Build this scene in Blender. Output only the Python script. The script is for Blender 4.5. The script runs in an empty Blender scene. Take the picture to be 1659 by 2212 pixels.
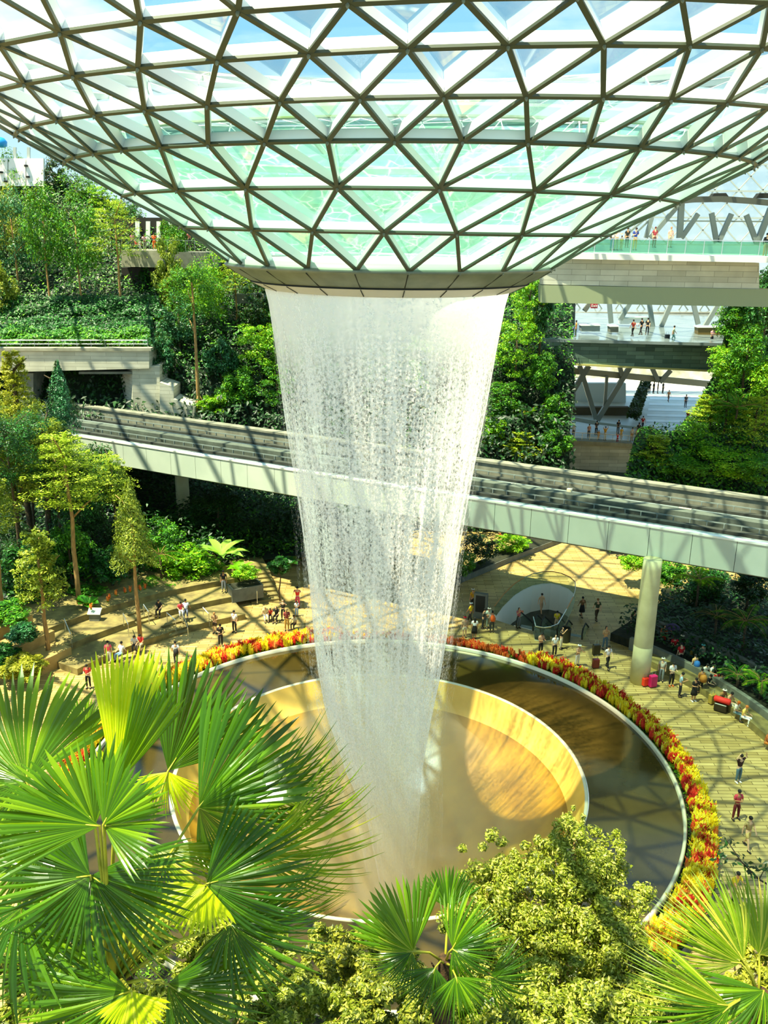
import bpy, bmesh, math, random
import numpy as np
from mathutils import Vector, Matrix, noise
from mathutils.geometry import tessellate_polygon

R = math.radians
rnd = random.Random(7)
SC = bpy.context.scene
COL = SC.collection

# ------------------------------------------------------------------ camera
IW, IH, FPX = 1659.0, 2212.0, 1922.6
PIT, ROLL, YAW = R(17.56), R(0.80), R(0.07)
CAM = Vector((0.0, -39.94, 27.44))
FW = Vector((math.sin(YAW) * math.cos(PIT), math.cos(YAW) * math.cos(PIT), -math.sin(PIT)))
_r0 = Vector((math.cos(YAW), -math.sin(YAW), 0.0))
_u0 = _r0.cross(FW)
RT = _r0 * math.cos(ROLL) + _u0 * math.sin(ROLL)
UP = -_r0 * math.sin(ROLL) + _u0 * math.cos(ROLL)
cd = bpy.data.cameras.new('camera')
cam = bpy.data.objects.new('camera', cd)
COL.objects.link(cam)
cam.matrix_world = Matrix(((RT.x, UP.x, -FW.x, CAM.x), (RT.y, UP.y, -FW.y, CAM.y), (RT.z, UP.z, -FW.z, CAM.z), (0, 0, 0, 1)))
cd.sensor_fit = 'VERTICAL'
cd.sensor_height = 24.0
cd.lens = 24.0 * FPX / IH
cd.clip_start = 0.1
cd.clip_end = 2000
SC.camera = cam

# ------------------------------------------------------------------ light
SC.view_settings.view_transform = 'Standard'
SC.view_settings.look = 'None'
SC.view_settings.gamma = 1.0
SC.view_settings.exposure = 0.86
SC.view_settings.use_curve_mapping = False
SC.cycles.transparent_max_bounces = 24
SC.cycles.max_bounces = 7
SC.cycles.diffuse_bounces = 3
SC.cycles.glossy_bounces = 3
SC.cycles.transmission_bounces = 3
SC.cycles.volume_bounces = 3
SC.cycles.use_denoising = True
SC.cycles.caustics_reflective = False
SC.cycles.caustics_refractive = False

SUN = Vector((-0.36, -0.19, 1.0)).normalized()
sl = bpy.data.lights.new('sun', 'SUN')
sl.energy = 8.6
sl.angle = R(0.6)
sl.color = (1.0, 0.90, 0.62)
so = bpy.data.objects.new('sun', sl)
COL.objects.link(so)
so.rotation_euler = SUN.to_track_quat('Z', 'Y').to_euler()
so.location = (0, 0, 80)

world = bpy.data.worlds.new('sky')
SC.world = world
world.use_nodes = True
wn, wl = world.node_tree.nodes, world.node_tree.links
wn.clear()
w_tc = wn.new('ShaderNodeTexCoord')
w_sep = wn.new('ShaderNodeSeparateXYZ')
wl.new(w_tc.outputs['Generated'], w_sep.inputs[0])
w_rampz = wn.new('ShaderNodeValToRGB')
w_rampz.color_ramp.elements[0].position = 0.0
w_rampz.color_ramp.elements[0].color = (0.52, 0.68, 0.70, 1)
w_rampz.color_ramp.elements[1].position = 0.16
w_rampz.color_ramp.elements[1].color = (0.19, 0.45, 0.66, 1)
wl.new(w_sep.outputs['Z'], w_rampz.inputs[0])
w_map = wn.new('ShaderNodeMapping')
w_map.inputs['Scale'].default_value = (1.0, 1.0, 2.6)
w_map.inputs['Location'].default_value = (0.35, 0.1, 0.0)
wl.new(w_tc.outputs['Generated'], w_map.inputs[0])
w_noi = wn.new('ShaderNodeTexNoise')
w_noi.inputs['Scale'].default_value = 3.2
w_noi.inputs['Detail'].default_value = 8
w_noi.inputs['Roughness'].default_value = 0.55
wl.new(w_map.outputs[0], w_noi.inputs['Vector'])
w_cr = wn.new('ShaderNodeValToRGB')
w_cr.color_ramp.elements[0].position = 0.52
w_cr.color_ramp.elements[1].position = 0.74
wl.new(w_noi.outputs['Fac'], w_cr.inputs[0])
w_mix = wn.new('ShaderNodeMix')
w_mix.data_type = 'RGBA'
wl.new(w_cr.outputs[0], w_mix.inputs[0])
wl.new(w_rampz.outputs[0], w_mix.inputs[6])
w_mix.inputs[7].default_value = (0.80, 0.84, 0.85, 1)
w_bg = wn.new('ShaderNodeBackground')
w_bg.inputs['Strength'].default_value = 0.92
wl.new(w_mix.outputs[2], w_bg.inputs['Color'])
w_out = wn.new('ShaderNodeOutputWorld')
wl.new(w_bg.outputs[0], w_out.inputs['Surface'])


# ------------------------------------------------------------------ pixel -> place
def ray(x, y):
    return FW + RT * ((x - IW / 2) / FPX) - UP * ((y - IH / 2) / FPX)


def PZ(x, y, z=0.0):
    d = ray(x, y)
    return CAM + d * ((z - CAM.z) / d.z)


def PY(x, y, Y):
    d = ray(x, y)
    return CAM + d * ((Y - CAM.y) / d.y)


def PD(x, y, dep):
    return CAM + ray(x, y) * dep


def proj(p):
    d = Vector(p) - CAM
    z = d.dot(FW)
    return IW / 2 + FPX * d.dot(RT) / z, IH / 2 - FPX * d.dot(UP) / z, z


def in_view(p, m=40):
    x, y, z = proj(p)
    return z > 0.2 and -m < x < IW + m and -m < y < IH + m


# ------------------------------------------------------------------ materials
def srgb(h):
    h = h.lstrip('#')
    c = [int(h[i:i + 2], 16) / 255 for i in (0, 2, 4)]
    return tuple(x / 12.92 if x <= 0.04045 else ((x + 0.055) / 1.055) ** 2.4 for x in c) + (1.0,)


MATS = {}


def mat(name, col, rough=0.6, metal=0.0, col2=None, scale=4.0, bump=0.0, spec=0.5, stretch=None, detail=5, pos=(0.35, 0.65)):
    if name in MATS:
        return MATS[name]
    m = bpy.data.materials.new(name)
    m.use_nodes = True
    n, l = m.node_tree.nodes, m.node_tree.links
    b = n['Principled BSDF']
    c = srgb(col) if isinstance(col, str) else tuple(col)
    b.inputs['Base Color'].default_value = c
    b.inputs['Roughness'].default_value = rough
    b.inputs['Metallic'].default_value = metal
    b.inputs['Specular IOR Level'].default_value = spec
    m.diffuse_color = c
    if col2 is not None or bump:
        tc = n.new('ShaderNodeTexCoord')
        mp = n.new('ShaderNodeMapping')
        if stretch:
            mp.inputs['Scale'].default_value = stretch
        l.new(tc.outputs['Object'], mp.inputs[0])
        t = n.new('ShaderNodeTexNoise')
        t.inputs['Scale'].default_value = scale
        t.inputs['Detail'].default_value = detail
        l.new(mp.outputs[0], t.inputs['Vector'])
        if col2 is not None:
            r = n.new('ShaderNodeValToRGB')
            r.color_ramp.elements[0].position = pos[0]
            r.color_ramp.elements[1].position = pos[1]
            r.color_ramp.elements[0].color = c
            r.color_ramp.elements[1].color = srgb(col2) if isinstance(col2, str) else tuple(col2)
            l.new(t.outputs['Fac'], r.inputs[0])
            l.new(r.outputs[0], b.inputs['Base Color'])
        if bump:
            bp = n.new('ShaderNodeBump')
            bp.inputs['Strength'].default_value = bump
            bp.inputs['Distance'].default_value = 0.05
            l.new(t.outputs['Fac'], bp.inputs['Height'])
            l.new(bp.outputs[0], b.inputs['Normal'])
    MATS[name] = m
    return m


def leafmat(name, c1, c2, c3=None, trans=0.45, rough=0.45):
    m = bpy.data.materials.new(name)
    m.use_nodes = True
    n, l = m.node_tree.nodes, m.node_tree.links
    n.clear()
    g = n.new('ShaderNodeNewGeometry')
    r = n.new('ShaderNodeValToRGB')
    e = r.color_ramp.elements
    e[0].position, e[0].color = 0.0, srgb(c1)
    e[1].position, e[1].color = 0.65 if c3 else 1.0, srgb(c2)
    if c3:
        x = e.new(1.0)
        x.color = srgb(c3)
    l.new(g.outputs['Random Per Island'], r.inputs[0])
    p = n.new('ShaderNodeBsdfPrincipled')
    p.inputs['Roughness'].default_value = rough
    p.inputs['Specular IOR Level'].default_value = 0.35
    l.new(r.outputs[0], p.inputs['Base Color'])
    t = n.new('ShaderNodeBsdfTranslucent')
    mx0 = n.new('ShaderNodeMix')
    mx0.data_type = 'RGBA'
    mx0.inputs[0].default_value = 0.35
    l.new(r.outputs[0], mx0.inputs[6])
    mx0.inputs[7].default_value = (0.55, 0.75, 0.02, 1)
    l.new(mx0.outputs[2], t.inputs['Color'])
    mx = n.new('ShaderNodeMixShader')
    mx.inputs[0].default_value = trans
    l.new(p.outputs[0], mx.inputs[1])
    l.new(t.outputs[0], mx.inputs[2])
    o = n.new('ShaderNodeOutputMaterial')
    l.new(mx.outputs[0], o.inputs['Surface'])
    m.diffuse_color = srgb(c2)
    return m


def glassmat(name, tint, opac=0.12, rough=0.03, haze=None):
    """thin architectural glass: mostly see-through, a little reflection, optional pale haze"""
    m = bpy.data.materials.new(name)
    m.use_nodes = True
    n, l = m.node_tree.nodes, m.node_tree.links
    n.clear()
    tr = n.new('ShaderNodeBsdfTransparent')
    tr.inputs[0].default_value = srgb(tint)
    gl = n.new('ShaderNodeBsdfGlossy')
    gl.inputs['Roughness'].default_value = rough
    gl.inputs['Color'].default_value = (0.9, 1.0, 1.0, 1)
    fr = n.new('ShaderNodeFresnel')
    fr.inputs['IOR'].default_value = 1.45
    mx = n.new('ShaderNodeMixShader')
    fm = n.new('ShaderNodeMath')
    fm.operation = 'MULTIPLY'
    fm.inputs[1].default_value = 0.35
    l.new(fr.outputs[0], fm.inputs[0])
    l.new(fm.outputs[0], mx.inputs[0])
    l.new(tr.outputs[0], mx.inputs[1])
    l.new(gl.outputs[0], mx.inputs[2])
    out = mx.outputs[0]
    if opac > 0:
        df = n.new('ShaderNodeBsdfDiffuse')
        df.inputs[0].default_value = srgb(haze or 'd8efe6')
        tl = n.new('ShaderNodeBsdfTranslucent')
        tl.inputs[0].default_value = srgb(haze or 'd8efe6')
        ad = n.new('ShaderNodeMixShader')
        ad.inputs[0].default_value = 0.5
        l.new(df.outputs[0], ad.inputs[1])
        l.new(tl.outputs[0], ad.inputs[2])
        m2 = n.new('ShaderNodeMixShader')
        m2.inputs[0].default_value = opac
        l.new(out, m2.inputs[1])
        l.new(ad.outputs[0], m2.inputs[2])
        out = m2.outputs[0]
    o = n.new('ShaderNodeOutputMaterial')
    l.new(out, o.inputs['Surface'])
    return m


# ------------------------------------------------------------------ object helpers
def tag(o, label=None, cat=None, group=None, kind=None):
    if label:
        o['label'] = label
    if cat:
        o['category'] = cat
    if group:
        o['group'] = group
    if kind:
        o['kind'] = kind
    return o


def link(name, me, parent=None, loc=None, rotz=0.0, scale=None):
    o = bpy.data.objects.new(name, me)
    COL.objects.link(o)
    if parent is not None:
        o.parent = parent
    if loc is not None:
        o.location = loc
    if rotz:
        o.rotation_euler = (0, 0, rotz)
    if scale is not None:
        o.scale = scale if hasattr(scale, '__len__') else (scale,) * 3
    return o


def empty(name, loc=(0, 0, 0), rotz=0.0, label=None, cat=None, group=None, kind=None):
    o = link(name, None, None, loc, rotz)
    o.empty_display_size = 0.3
    return tag(o, label, cat, group, kind)


def mesh_from(name, verts, faces, mats, mi=None, smooth=False):
    me = bpy.data.meshes.new(name)
    me.from_pydata([tuple(v) for v in verts], [], [tuple(f) for f in faces])
    for m in (mats if isinstance(mats, (list, tuple)) else [mats]):
        me.materials.append(m)
    if mi is not None:
        me.polygons.foreach_set('material_index', mi)
    if smooth:
        me.polygons.foreach_set('use_smooth', [True] * len(me.polygons))
    me.update()
    return me


class MB:
    """collects shapes of one mesh"""

    def __init__(s):
        s.v, s.f, s.m = [], [], []

    def add(s, vs, fs, m=0):
        b = len(s.v)
        s.v += [Vector(v) for v in vs]
        for f in fs:
            s.f.append([i + b for i in f])
            s.m.append(m)

    def box(s, c, size, rz=0.0, m=0, M=None):
        x, y, z = (q / 2 for q in size)
        vs = [Vector((sx * x, sy * y, sz * z)) for sz in (-1, 1) for sy in (-1, 1) for sx in (-1, 1)]
        if M is None:
            M = Matrix.Translation(Vector(c)) @ Matrix.Rotation(rz, 4, 'Z')
        vs = [M @ v for v in vs]
        s.add(vs, [(0, 2, 3, 1), (4, 5, 7, 6), (0, 1, 5, 4), (2, 6, 7, 3), (0, 4, 6, 2), (1, 3, 7, 5)], m)

    def bar(s, a, b, w, h, up=Vector((0, 0, 1)), m=0):
        a, b = Vector(a), Vector(b)
        d = (b - a).normalized()
        sd = d.cross(up)
        if sd.length < 1e-4:
            sd = d.cross(Vector((1, 0, 0)))
        sd.normalize()
        u = sd.cross(d).normalized()
        vs = [p + sd * (i * w / 2) + u * (j * h / 2) for p in (a, b) for (i, j) in ((-1, -1), (1, -1), (1, 1), (-1, 1))]
        s.add(vs, [(0, 1, 2, 3), (7, 6, 5, 4), (0, 4, 5, 1), (1, 5, 6, 2), (2, 6, 7, 3), (3, 7, 4, 0)], m)

    def tube(s, pts, rad, n=8, m=0, cap=True):
        pts = [Vector(p) for p in pts]
        rs = rad if hasattr(rad, '__len__') else [rad] * len(pts)
        rings = []
        base = len(s.v)
        prev = None
        for i, p in enumerate(pts):
            d = (pts[min(i + 1, len(pts) - 1)] - pts[max(i - 1, 0)]).normalized()
            if prev is None:
                a = d.cross(Vector((0.1, 0.3, 1)))
                if a.length < 1e-3:
                    a = d.cross(Vector((1, 0, 0)))
            else:
                a = prev - d * prev.dot(d)
            a.normalize()
            prev = a
            b = d.cross(a)
            for k in range(n):
                t = 2 * math.pi * k / n
                s.v.append(p + (a * math.cos(t) + b * math.sin(t)) * rs[i])
        for i in range(len(pts) - 1):
            for k in range(n):
                q = (k + 1) % n
                s.f.append([base + i * n + k, base + i * n + q, base + (i + 1) * n + q, base + (i + 1) * n + k])
                s.m.append(m)
        if cap:
            s.f.append([base + k for k in range(n)][::-1])
            s.m.append(m)
            e = base + (len(pts) - 1) * n
            s.f.append([e + k for k in range(n)])
            s.m.append(m)

    def lathe(s, prof, n=48, m=0, c=(0, 0), a0=0.0, a1=2 * math.pi):
        full = abs(a1 - a0 - 2 * math.pi) < 1e-6
        k = n if full else n + 1
        base = len(s.v)
        for (r, z) in prof:
            for i in range(k):
                t = a0 + (a1 - a0) * i / n
                s.v.append(Vector((c[0] + r * math.cos(t), c[1] + r * math.sin(t), z)))
        for j in range(len(prof) - 1):
            for i in range(n):
                q = (i + 1) % k
                s.f.append([base + j * k + i, base + j * k + q, base + (j + 1) * k + q, base + (j + 1) * k + i])
                s.m.append(m)

    def build(s, name, mats, parent=None, loc=None, rotz=0.0, smooth=False, bevel=0.0):
        me = mesh_from(name, s.v, s.f, mats, s.m, smooth)
        o = link(name, me, parent, loc, rotz)
        if bevel:
            bm = bmesh.new()
            bm.from_mesh(me)
            bmesh.ops.bevel(bm, geom=bm.edges[:], offset=bevel, segments=1, affect='EDGES')
            bm.to_mesh(me)
            bm.free()
        return o


def struct(o, label=None):
    return tag(o, label, None, None, 'structure')


def copy_tree(o, parent=None):
    c = o.copy()
    COL.objects.link(c)
    if parent is not None:
        c.parent = parent
    for ch in o.children:
        copy_tree(ch, c)
    return c


def grid_surface(name, rows, mats, parent=None, sub=1, amp=0.0, smooth=True):
    """rows of world points -> one sheet"""
    n = len(rows[0])
    v = []
    for r_ in rows:
        for p in r_:
            p = Vector(p)
            if amp:
                q = noise.noise_vector(p * 0.25) * amp
                p = p + q
            v.append(p)
    f = [(j * n + i, j * n + i + 1, (j + 1) * n + i + 1, (j + 1) * n + i) for j in range(len(rows) - 1) for i in range(n - 1)]
    return link(name, mesh_from(name, v, f, mats, smooth=smooth), parent)


def fast_mesh(name, verts, tris_per, loops, mats, mi=None):
    """numpy mesh: verts (V,3), loops (F,k)"""
    me = bpy.data.meshes.new(name)
    V, F, k = len(verts), len(loops), loops.shape[1]
    me.vertices.add(V)
    me.vertices.foreach_set('co', verts.astype(np.float32).ravel())
    me.loops.add(F * k)
    me.loops.foreach_set('vertex_index', loops.astype(np.int32).ravel())
    me.polygons.add(F)
    me.polygons.foreach_set('loop_start', np.arange(0, F * k, k, dtype=np.int32))
    me.polygons.foreach_set('loop_total', np.full(F, k, dtype=np.int32))
    for m in (mats if isinstance(mats, (list, tuple)) else [mats]):
        me.materials.append(m)
    if mi is not None:
        me.polygons.foreach_set('material_index', mi.astype(np.int32))
    me.update(calc_edges=True)
    me.validate()
    return me


def leaf_mesh(name, C, N, size, m, seed=0, aspect=0.45, droop=0.25, jit=0.35, mi=None):
    """C centres (n,3), N preferred facing (n,3); each leaf is a folded diamond of its own"""
    g = np.random.default_rng(seed)
    n = len(C)
    N = N + g.normal(0, jit, (n, 3))
    N /= np.linalg.norm(N, axis=1, keepdims=True) + 1e-9
    T = g.normal(0, 1, (n, 3))
    T -= N * (T * N).sum(1, keepdims=True)
    T /= np.linalg.norm(T, axis=1, keepdims=True) + 1e-9
    B = np.cross(N, T)
    s = (size * g.uniform(0.65, 1.35, n))[:, None]
    p0 = C - T * s * 0.5
    p1 = C + B * s * aspect * 0.5 - N * s * 0.06
    p3 = C - B * s * aspect * 0.5 - N * s * 0.06
    p2 = C + T * s * 0.5 - N * s * droop
    V = np.stack([p0, p1, p2, p3], 1).reshape(-1, 3)
    i = np.arange(n)[:, None] * 4
    L = np.concatenate([i + np.array([[0, 1, 2]]), i + np.array([[0, 2, 3]])], 1).reshape(-1, 3)
    return fast_mesh(name, V, 3, L, m, None if mi is None else np.repeat(mi, 2))

# ------------------------------------------------------------------ shared materials
m_web = mat('white_roof_steel', 'f8f8f4', 0.45)
m_flange = mat('shade_olive_flange', '444c3a', 0.5)  # shade of the inner edge is put into this darker olive
m_drum = mat('brushed_drum_metal', '6d7765', 0.45, 0.2, '7b8572', 1.5)
m_drum2 = mat('pale_drum_soffit', 'c9c9c0', 0.45)
m_seam = mat('dark_seam', '20251c', 0.8)
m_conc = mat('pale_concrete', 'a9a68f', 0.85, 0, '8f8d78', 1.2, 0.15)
m_concd = mat('plain_grey_concrete', '77786a', 0.9, 0, '5f6156', 1.5, 0.1)  # plain darker grey, mottled
m_steelg = mat('grey_painted_steel', '7f8a84', 0.5)
m_steell = mat('light_grey_steel', 'aeb9b0', 0.45)
m_rail = mat('polished_steel_rail', 'd8d8d0', 0.25, 0.9)
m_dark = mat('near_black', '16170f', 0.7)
m_white = mat('white_paint', 'f0efe6', 0.5)
m_fascia = mat('pale_green_panel', 'c4cdbd', 0.38, 0.0, 'b6c1b2', 0.35)
m_bark = mat('tan_bark', 'b08a50', 0.85, 0, '8a6a3c', 9, 0.3, stretch=(1, 1, .25))
m_barkd = mat('dark_bark', '5b4a30', 0.9, 0, '3c3020', 9, 0.3)
m_soil = mat('planter_soil', '2a2a14', 0.95, 0, '161a0c', 3, 0.2)
m_hill = mat('hillside_soil', '1d2c12', 0.95, 0, '101b0a', 0.6, 0.2)


def brick_mat(name, c1, c2, mortar, sx, sy, rough=0.75, axis='xy', bump=0.2, off=0.5):
    m = bpy.data.materials.new(name)
    m.use_nodes = True
    n, l = m.node_tree.nodes, m.node_tree.links
    b = n['Principled BSDF']
    b.inputs['Roughness'].default_value = rough
    tc = n.new('ShaderNodeTexCoord')
    src = tc.outputs['Object']
    if axis != 'xy':
        sp = n.new('ShaderNodeSeparateXYZ')
        cb = n.new('ShaderNodeCombineXYZ')
        l.new(src, sp.inputs[0])
        l.new(sp.outputs['X'], cb.inputs['X'])
        l.new(sp.outputs['Z'], cb.inputs['Y'])
        src = cb.outputs[0]
    t = n.new('ShaderNodeTexBrick')
    t.offset = off
    t.inputs['Color1'].default_value = srgb(c1)
    t.inputs['Color2'].default_value = srgb(c2)
    t.inputs['Mortar'].default_value = srgb(mortar)
    t.inputs['Scale'].default_value = 1.0
    t.inputs['Mortar Size'].default_value = 0.018
    t.inputs['Brick Width'].default_value = sx
    t.inputs['Row Height'].default_value = sy
    l.new(src, t.inputs['Vector'])
    nz = n.new('ShaderNodeTexNoise')
    nz.inputs['Scale'].default_value = 0.7
    nz.inputs['Detail'].default_value = 6
    l.new(tc.outputs['Object'], nz.inputs['Vector'])
    mx = n.new('ShaderNodeMix')
    mx.data_type = 'RGBA'
    mx.blend_type = 'MULTIPLY'
    mx.inputs[0].default_value = 0.5
    cr = n.new('ShaderNodeValToRGB')
    cr.color_ramp.elements[0].position = 0.3
    cr.color_ramp.elements[0].color = (0.55, 0.55, 0.55, 1)
    cr.color_ramp.elements[1].position = 0.7
    l.new(nz.outputs['Fac'], cr.inputs[0])
    l.new(t.outputs['Color'], mx.inputs[6])
    l.new(cr.outputs[0], mx.inputs[7])
    l.new(mx.outputs[2], b.inputs['Base Color'])
    bp = n.new('ShaderNodeBump')
    bp.inputs['Strength'].default_value = bump
    bp.inputs['Distance'].default_value = 0.02
    l.new(t.outputs['Fac'], bp.inputs['Height'])
    bp.invert = True
    l.new(bp.outputs[0], b.inputs['Normal'])
    return m


m_plaza = brick_mat('plaza_stone', 'c9ac6c', 'a3884c', '6a5528', 1.4, 0.28, 0.5)  # yellow cast of the lower view is put into the stone colour
m_step = mat('terrace_stone', '8f8048', 0.8, 0, '6a5d36', 1.6, 0.2)
m_wallst = brick_mat('stone_block_wall', 'dedcc8', 'c2c0aa', 'a09e88', 2.2, 0.42, 0.8, 'xz')
m_walldk = brick_mat('shade_green_stone_wall', '6f8a78', '3f584a', '34473b', 1.9, 0.4, 0.6, 'xz')  # shade on light stone is put into this dark green
m_board = brick_mat('board_marked_concrete', 'd6d2bc', 'c2bfa8', 'a8a48e', 3.0, 0.36, 0.85, 'xz')
m_poly = mat('polished_concourse_floor', '7f8a88', 0.12, 0, '667270', 0.4)

# leaves
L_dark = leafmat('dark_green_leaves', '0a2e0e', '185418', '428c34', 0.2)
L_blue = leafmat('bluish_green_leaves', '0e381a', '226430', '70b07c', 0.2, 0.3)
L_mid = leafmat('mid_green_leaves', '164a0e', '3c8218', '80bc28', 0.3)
L_lime = leafmat('lime_leaves', '3c800e', '78b816', 'c8e436', 0.38)
L_yell = leafmat('yellow_green_leaves', '6f8a1c', 'a9bf2c', 'e0e858', 0.4)
L_oliv = leafmat('olive_leaves', '4c6418', '87982a', 'c3c64c', 0.35)
L_gold = leafmat('golden_olive_leaves', '6a7014', 'a6a428', 'd8d050', 0.4)
L_deep = leafmat('deep_shade_leaves', '081f0a', '143a12', '2a5c20', 0.15)  # darker green puts the deep shade between plants into leaf colour

# ------------------------------------------------------------------ the glass roof: a funnel that opens into a wide ring vault
PH = -math.pi / 2 - 0.047
DTH = 2 * math.pi / 46
RING = {  # z, R, centre x, centre y, tilt x, tilt y
    'Z': (26.04, 6.95, 0.20, 0.0, -0.05, 0.0), 'A': (27.42, 8.99, 0.33, 0.0, -0.04, 0.06), 'B': (28.54, 11.34, 0.55, -0.02, 0.01, -0.11),
    'C': (29.78, 13.63, 0.82, -0.03, 0.11, 0.0), 'D': (31.01, 15.36, 1.05, -0.22, 0.40, 0.38), 'E': (32.23, 16.71, 1.20, -0.82, 0.73, 0.83),
    'F': (32.83, 17.98, 1.17, -0.74, 0.78, 0.71), 'G': (34.0, 20.3, 1.1, -0.6, 0.7, 0.6), 'H': (35.2, 23.2, 0.9, -0.4, 0.6, 0.5),
    'I': (36.2, 26.8, 0.7, -0.2, 0.4, 0.3), 'J': (37.1, 31.2, 0.5, 0, 0.2, 0.2), 'K': (37.8, 36.5, 0.3, 0, 0, 0), 'L': (38.2, 42.8, 0, 0, 0, 0),
    'M': (38.2, 50.0, 0, 0, 0, 0), 'N': (37.6, 58.0, 0, 0, 0, 0), 'O': (36.8, 67.0, 0, 0, 0, 0)}
ORDER = list('ZABCDEFGHIJKLMNO')
LOWER = ('Z', 'A', 'B')


def ring_pt(t, a):
    """t = float position along ORDER, a = angle"""
    i = max(0, min(len(ORDER) - 2, int(math.floor(t))))
    f = t - i
    P = []
    for k in (i, i + 1):
        z, r_, cx, cy, sx, sy = RING[ORDER[k]]
        P.append(Vector((cx + r_ * math.cos(a), cy + r_ * math.sin(a), z + sx * math.cos(a) + sy * math.sin(a))))
    return P[0].lerp(P[1], f)


def ring_nrm(t, a):
    """towards the hall below the glass"""
    t0, t1 = max(0, t - 0.5), min(len(ORDER) - 1.001, t + 0.5)
    d = (ring_pt(t1, a) - ring_pt(t0, a)).normalized()
    tg = Vector((-math.sin(a), math.cos(a), 0))
    n = d.cross(tg).normalized()
    rad = Vector((math.cos(a), math.sin(a), 0))
    if n.z > 0 if t > 9 else n.dot(rad) < 0:
        n = -n
    return n


NODE = {}
for k, nm in enumerate(ORDER):
    hs = range(2, 92, 4) if nm in ('Z', 'B') else range(0, 92, 4) if nm == 'A' else range(0, 92, 2) if (k % 2 == 1) else range(1, 92, 2)
    for h in hs:
        a = PH + DTH * h / 2
        NODE[(k, h % 92)] = (ring_pt(min(k, len(ORDER) - 1.0001), a), ring_nrm(k, a))
edges, tris = [], []
for k in range(len(ORDER)):
    nm = ORDER[k]
    hs = [h for (kk, h) in NODE if kk == k]
    st = 4 if nm in LOWER else 2
    for h in hs:
        edges.append(((k, h), (k, (h + st) % 92)))
    if k == len(ORDER) - 1:
        break
    nx = ORDER[k + 1]
    if nm == 'B':
        for h in hs:
            q = [(k + 1, (h + d) % 92) for d in (-2, 0, 2)]
            for x in q:
                edges.append(((k, h), x))
            tris += [((k, h), q[0], q[1]), ((k, h), q[1], q[2]), ((k, h), (k, (h + 4) % 92), q[2])]
    else:
        d = st // 2
        for h in hs:
            q0, q1 = (k + 1, (h - d) % 92), (k + 1, (h + d) % 92)
            edges += [((k, h), q0), ((k, h), q1)]
            tris += [((k, h), q0, q1), ((k, h), (k, (h + st) % 92), q1)]
FIN = 0.36
roof = struct(empty('ceiling', (0, 0, 26)), 'curved glass and white steel funnel roof around the waterfall opening')
roof_inv = Vector((0, 0, 26))


def strut_shape(mb, e):
    (pa, na), (pb, nb) = NODE[e[0]], NODE[e[1]]
    a, b = pa - roof_inv, pb - roof_inv
    n = (na + nb).normalized()
    big = e[0][0] > 7
    w, fd = (0.16, 0.6) if big else (0.105, FIN)
    d = (b - a).normalized()
    side = d.cross(n).normalized()
    a1, b1 = a + d * 0.05, b - d * 0.05
    # web from the glass down to the inner edge, then the flange, its shade put into the olive colour
    for (h0, h1, ww, m) in ((fd, 0.05, w * 0.62, 0), (0.05, -0.03, w * 1.25, 1)):
        vs = []
        for p in (a1, b1):
            for (i, j) in ((-1, h0), (1, h0), (1, h1), (-1, h1)):
                vs.append(p + side * (i * ww / 2) - n * j)
        mb.add(vs, [(0, 1, 2, 3), (7, 6, 5, 4), (0, 4, 5, 1), (1, 5, 6, 2), (2, 6, 7, 3), (3, 7, 4, 0)], m)


def px_size(pts):
    q = [proj(p) for p in pts]
    if min(z for _, _, z in q) < 1:
        return 0
    if all(x < -30 or x > IW + 30 or y < -30 or y > IH + 30 for x, y, _ in q):
        return 0
    mx, my = sum(x for x, _, _ in q) / len(q), sum(y for _, y, _ in q) / len(q)
    if not (-60 < mx < IW + 60 and -60 < my < IH + 60):
        return 0
    return max((q[0][0] - p[0]) ** 2 + (q[0][1] - p[1]) ** 2 for p in q)


def near_side(nn):
    return sum(NODE[i][0].y for i in nn) / len(nn) < 8


es = sorted(edges, key=lambda e: -px_size([NODE[e[0]][0], NODE[e[1]][0]]) * near_side(e))
for e in es[:100]:
    mb = MB()
    strut_shape(mb, e)
    mb.build('roof_strut', [m_web, m_flange], roof)
mb = MB()
for e in es[100:]:
    strut_shape(mb, e)
o = mb.build('roof_struts', [m_web, m_flange], roof)
tag(o, kind='stuff')
m_pane = glassmat('roof_glass', 'eef9fb', 0.035, 0.02, 'e4f4f0')


def pane_shape(mb, t):
    mb.add([NODE[i][0] - roof_inv - NODE[i][1] * (FIN - 0.02) for i in t], [(0, 1, 2)])


ts = sorted(tris, key=lambda e: -px_size([NODE[i][0] for i in e]) * near_side(e))
for t in ts[:100]:
    mb = MB()
    pane_shape(mb, t)
    mb.build('glass_pane', m_pane, roof)
mb = MB()
for t in ts[100:]:
    pane_shape(mb, t)
tag(mb.build('glass_panes', m_pane, roof), kind='stuff')
# little bolts under the nodes
mb = MB()
for (k, h), (p, n) in NODE.items():
    if k < 8:
        q = p - roof_inv + n * 0.03
        mb.tube([q, q + n * 0.06, q + n * 0.1], [0.05, 0.035, 0.01], 6)
mb.build('node_bolts', m_drum, roof)
tag(roof.children[-1], kind='stuff')

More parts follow.
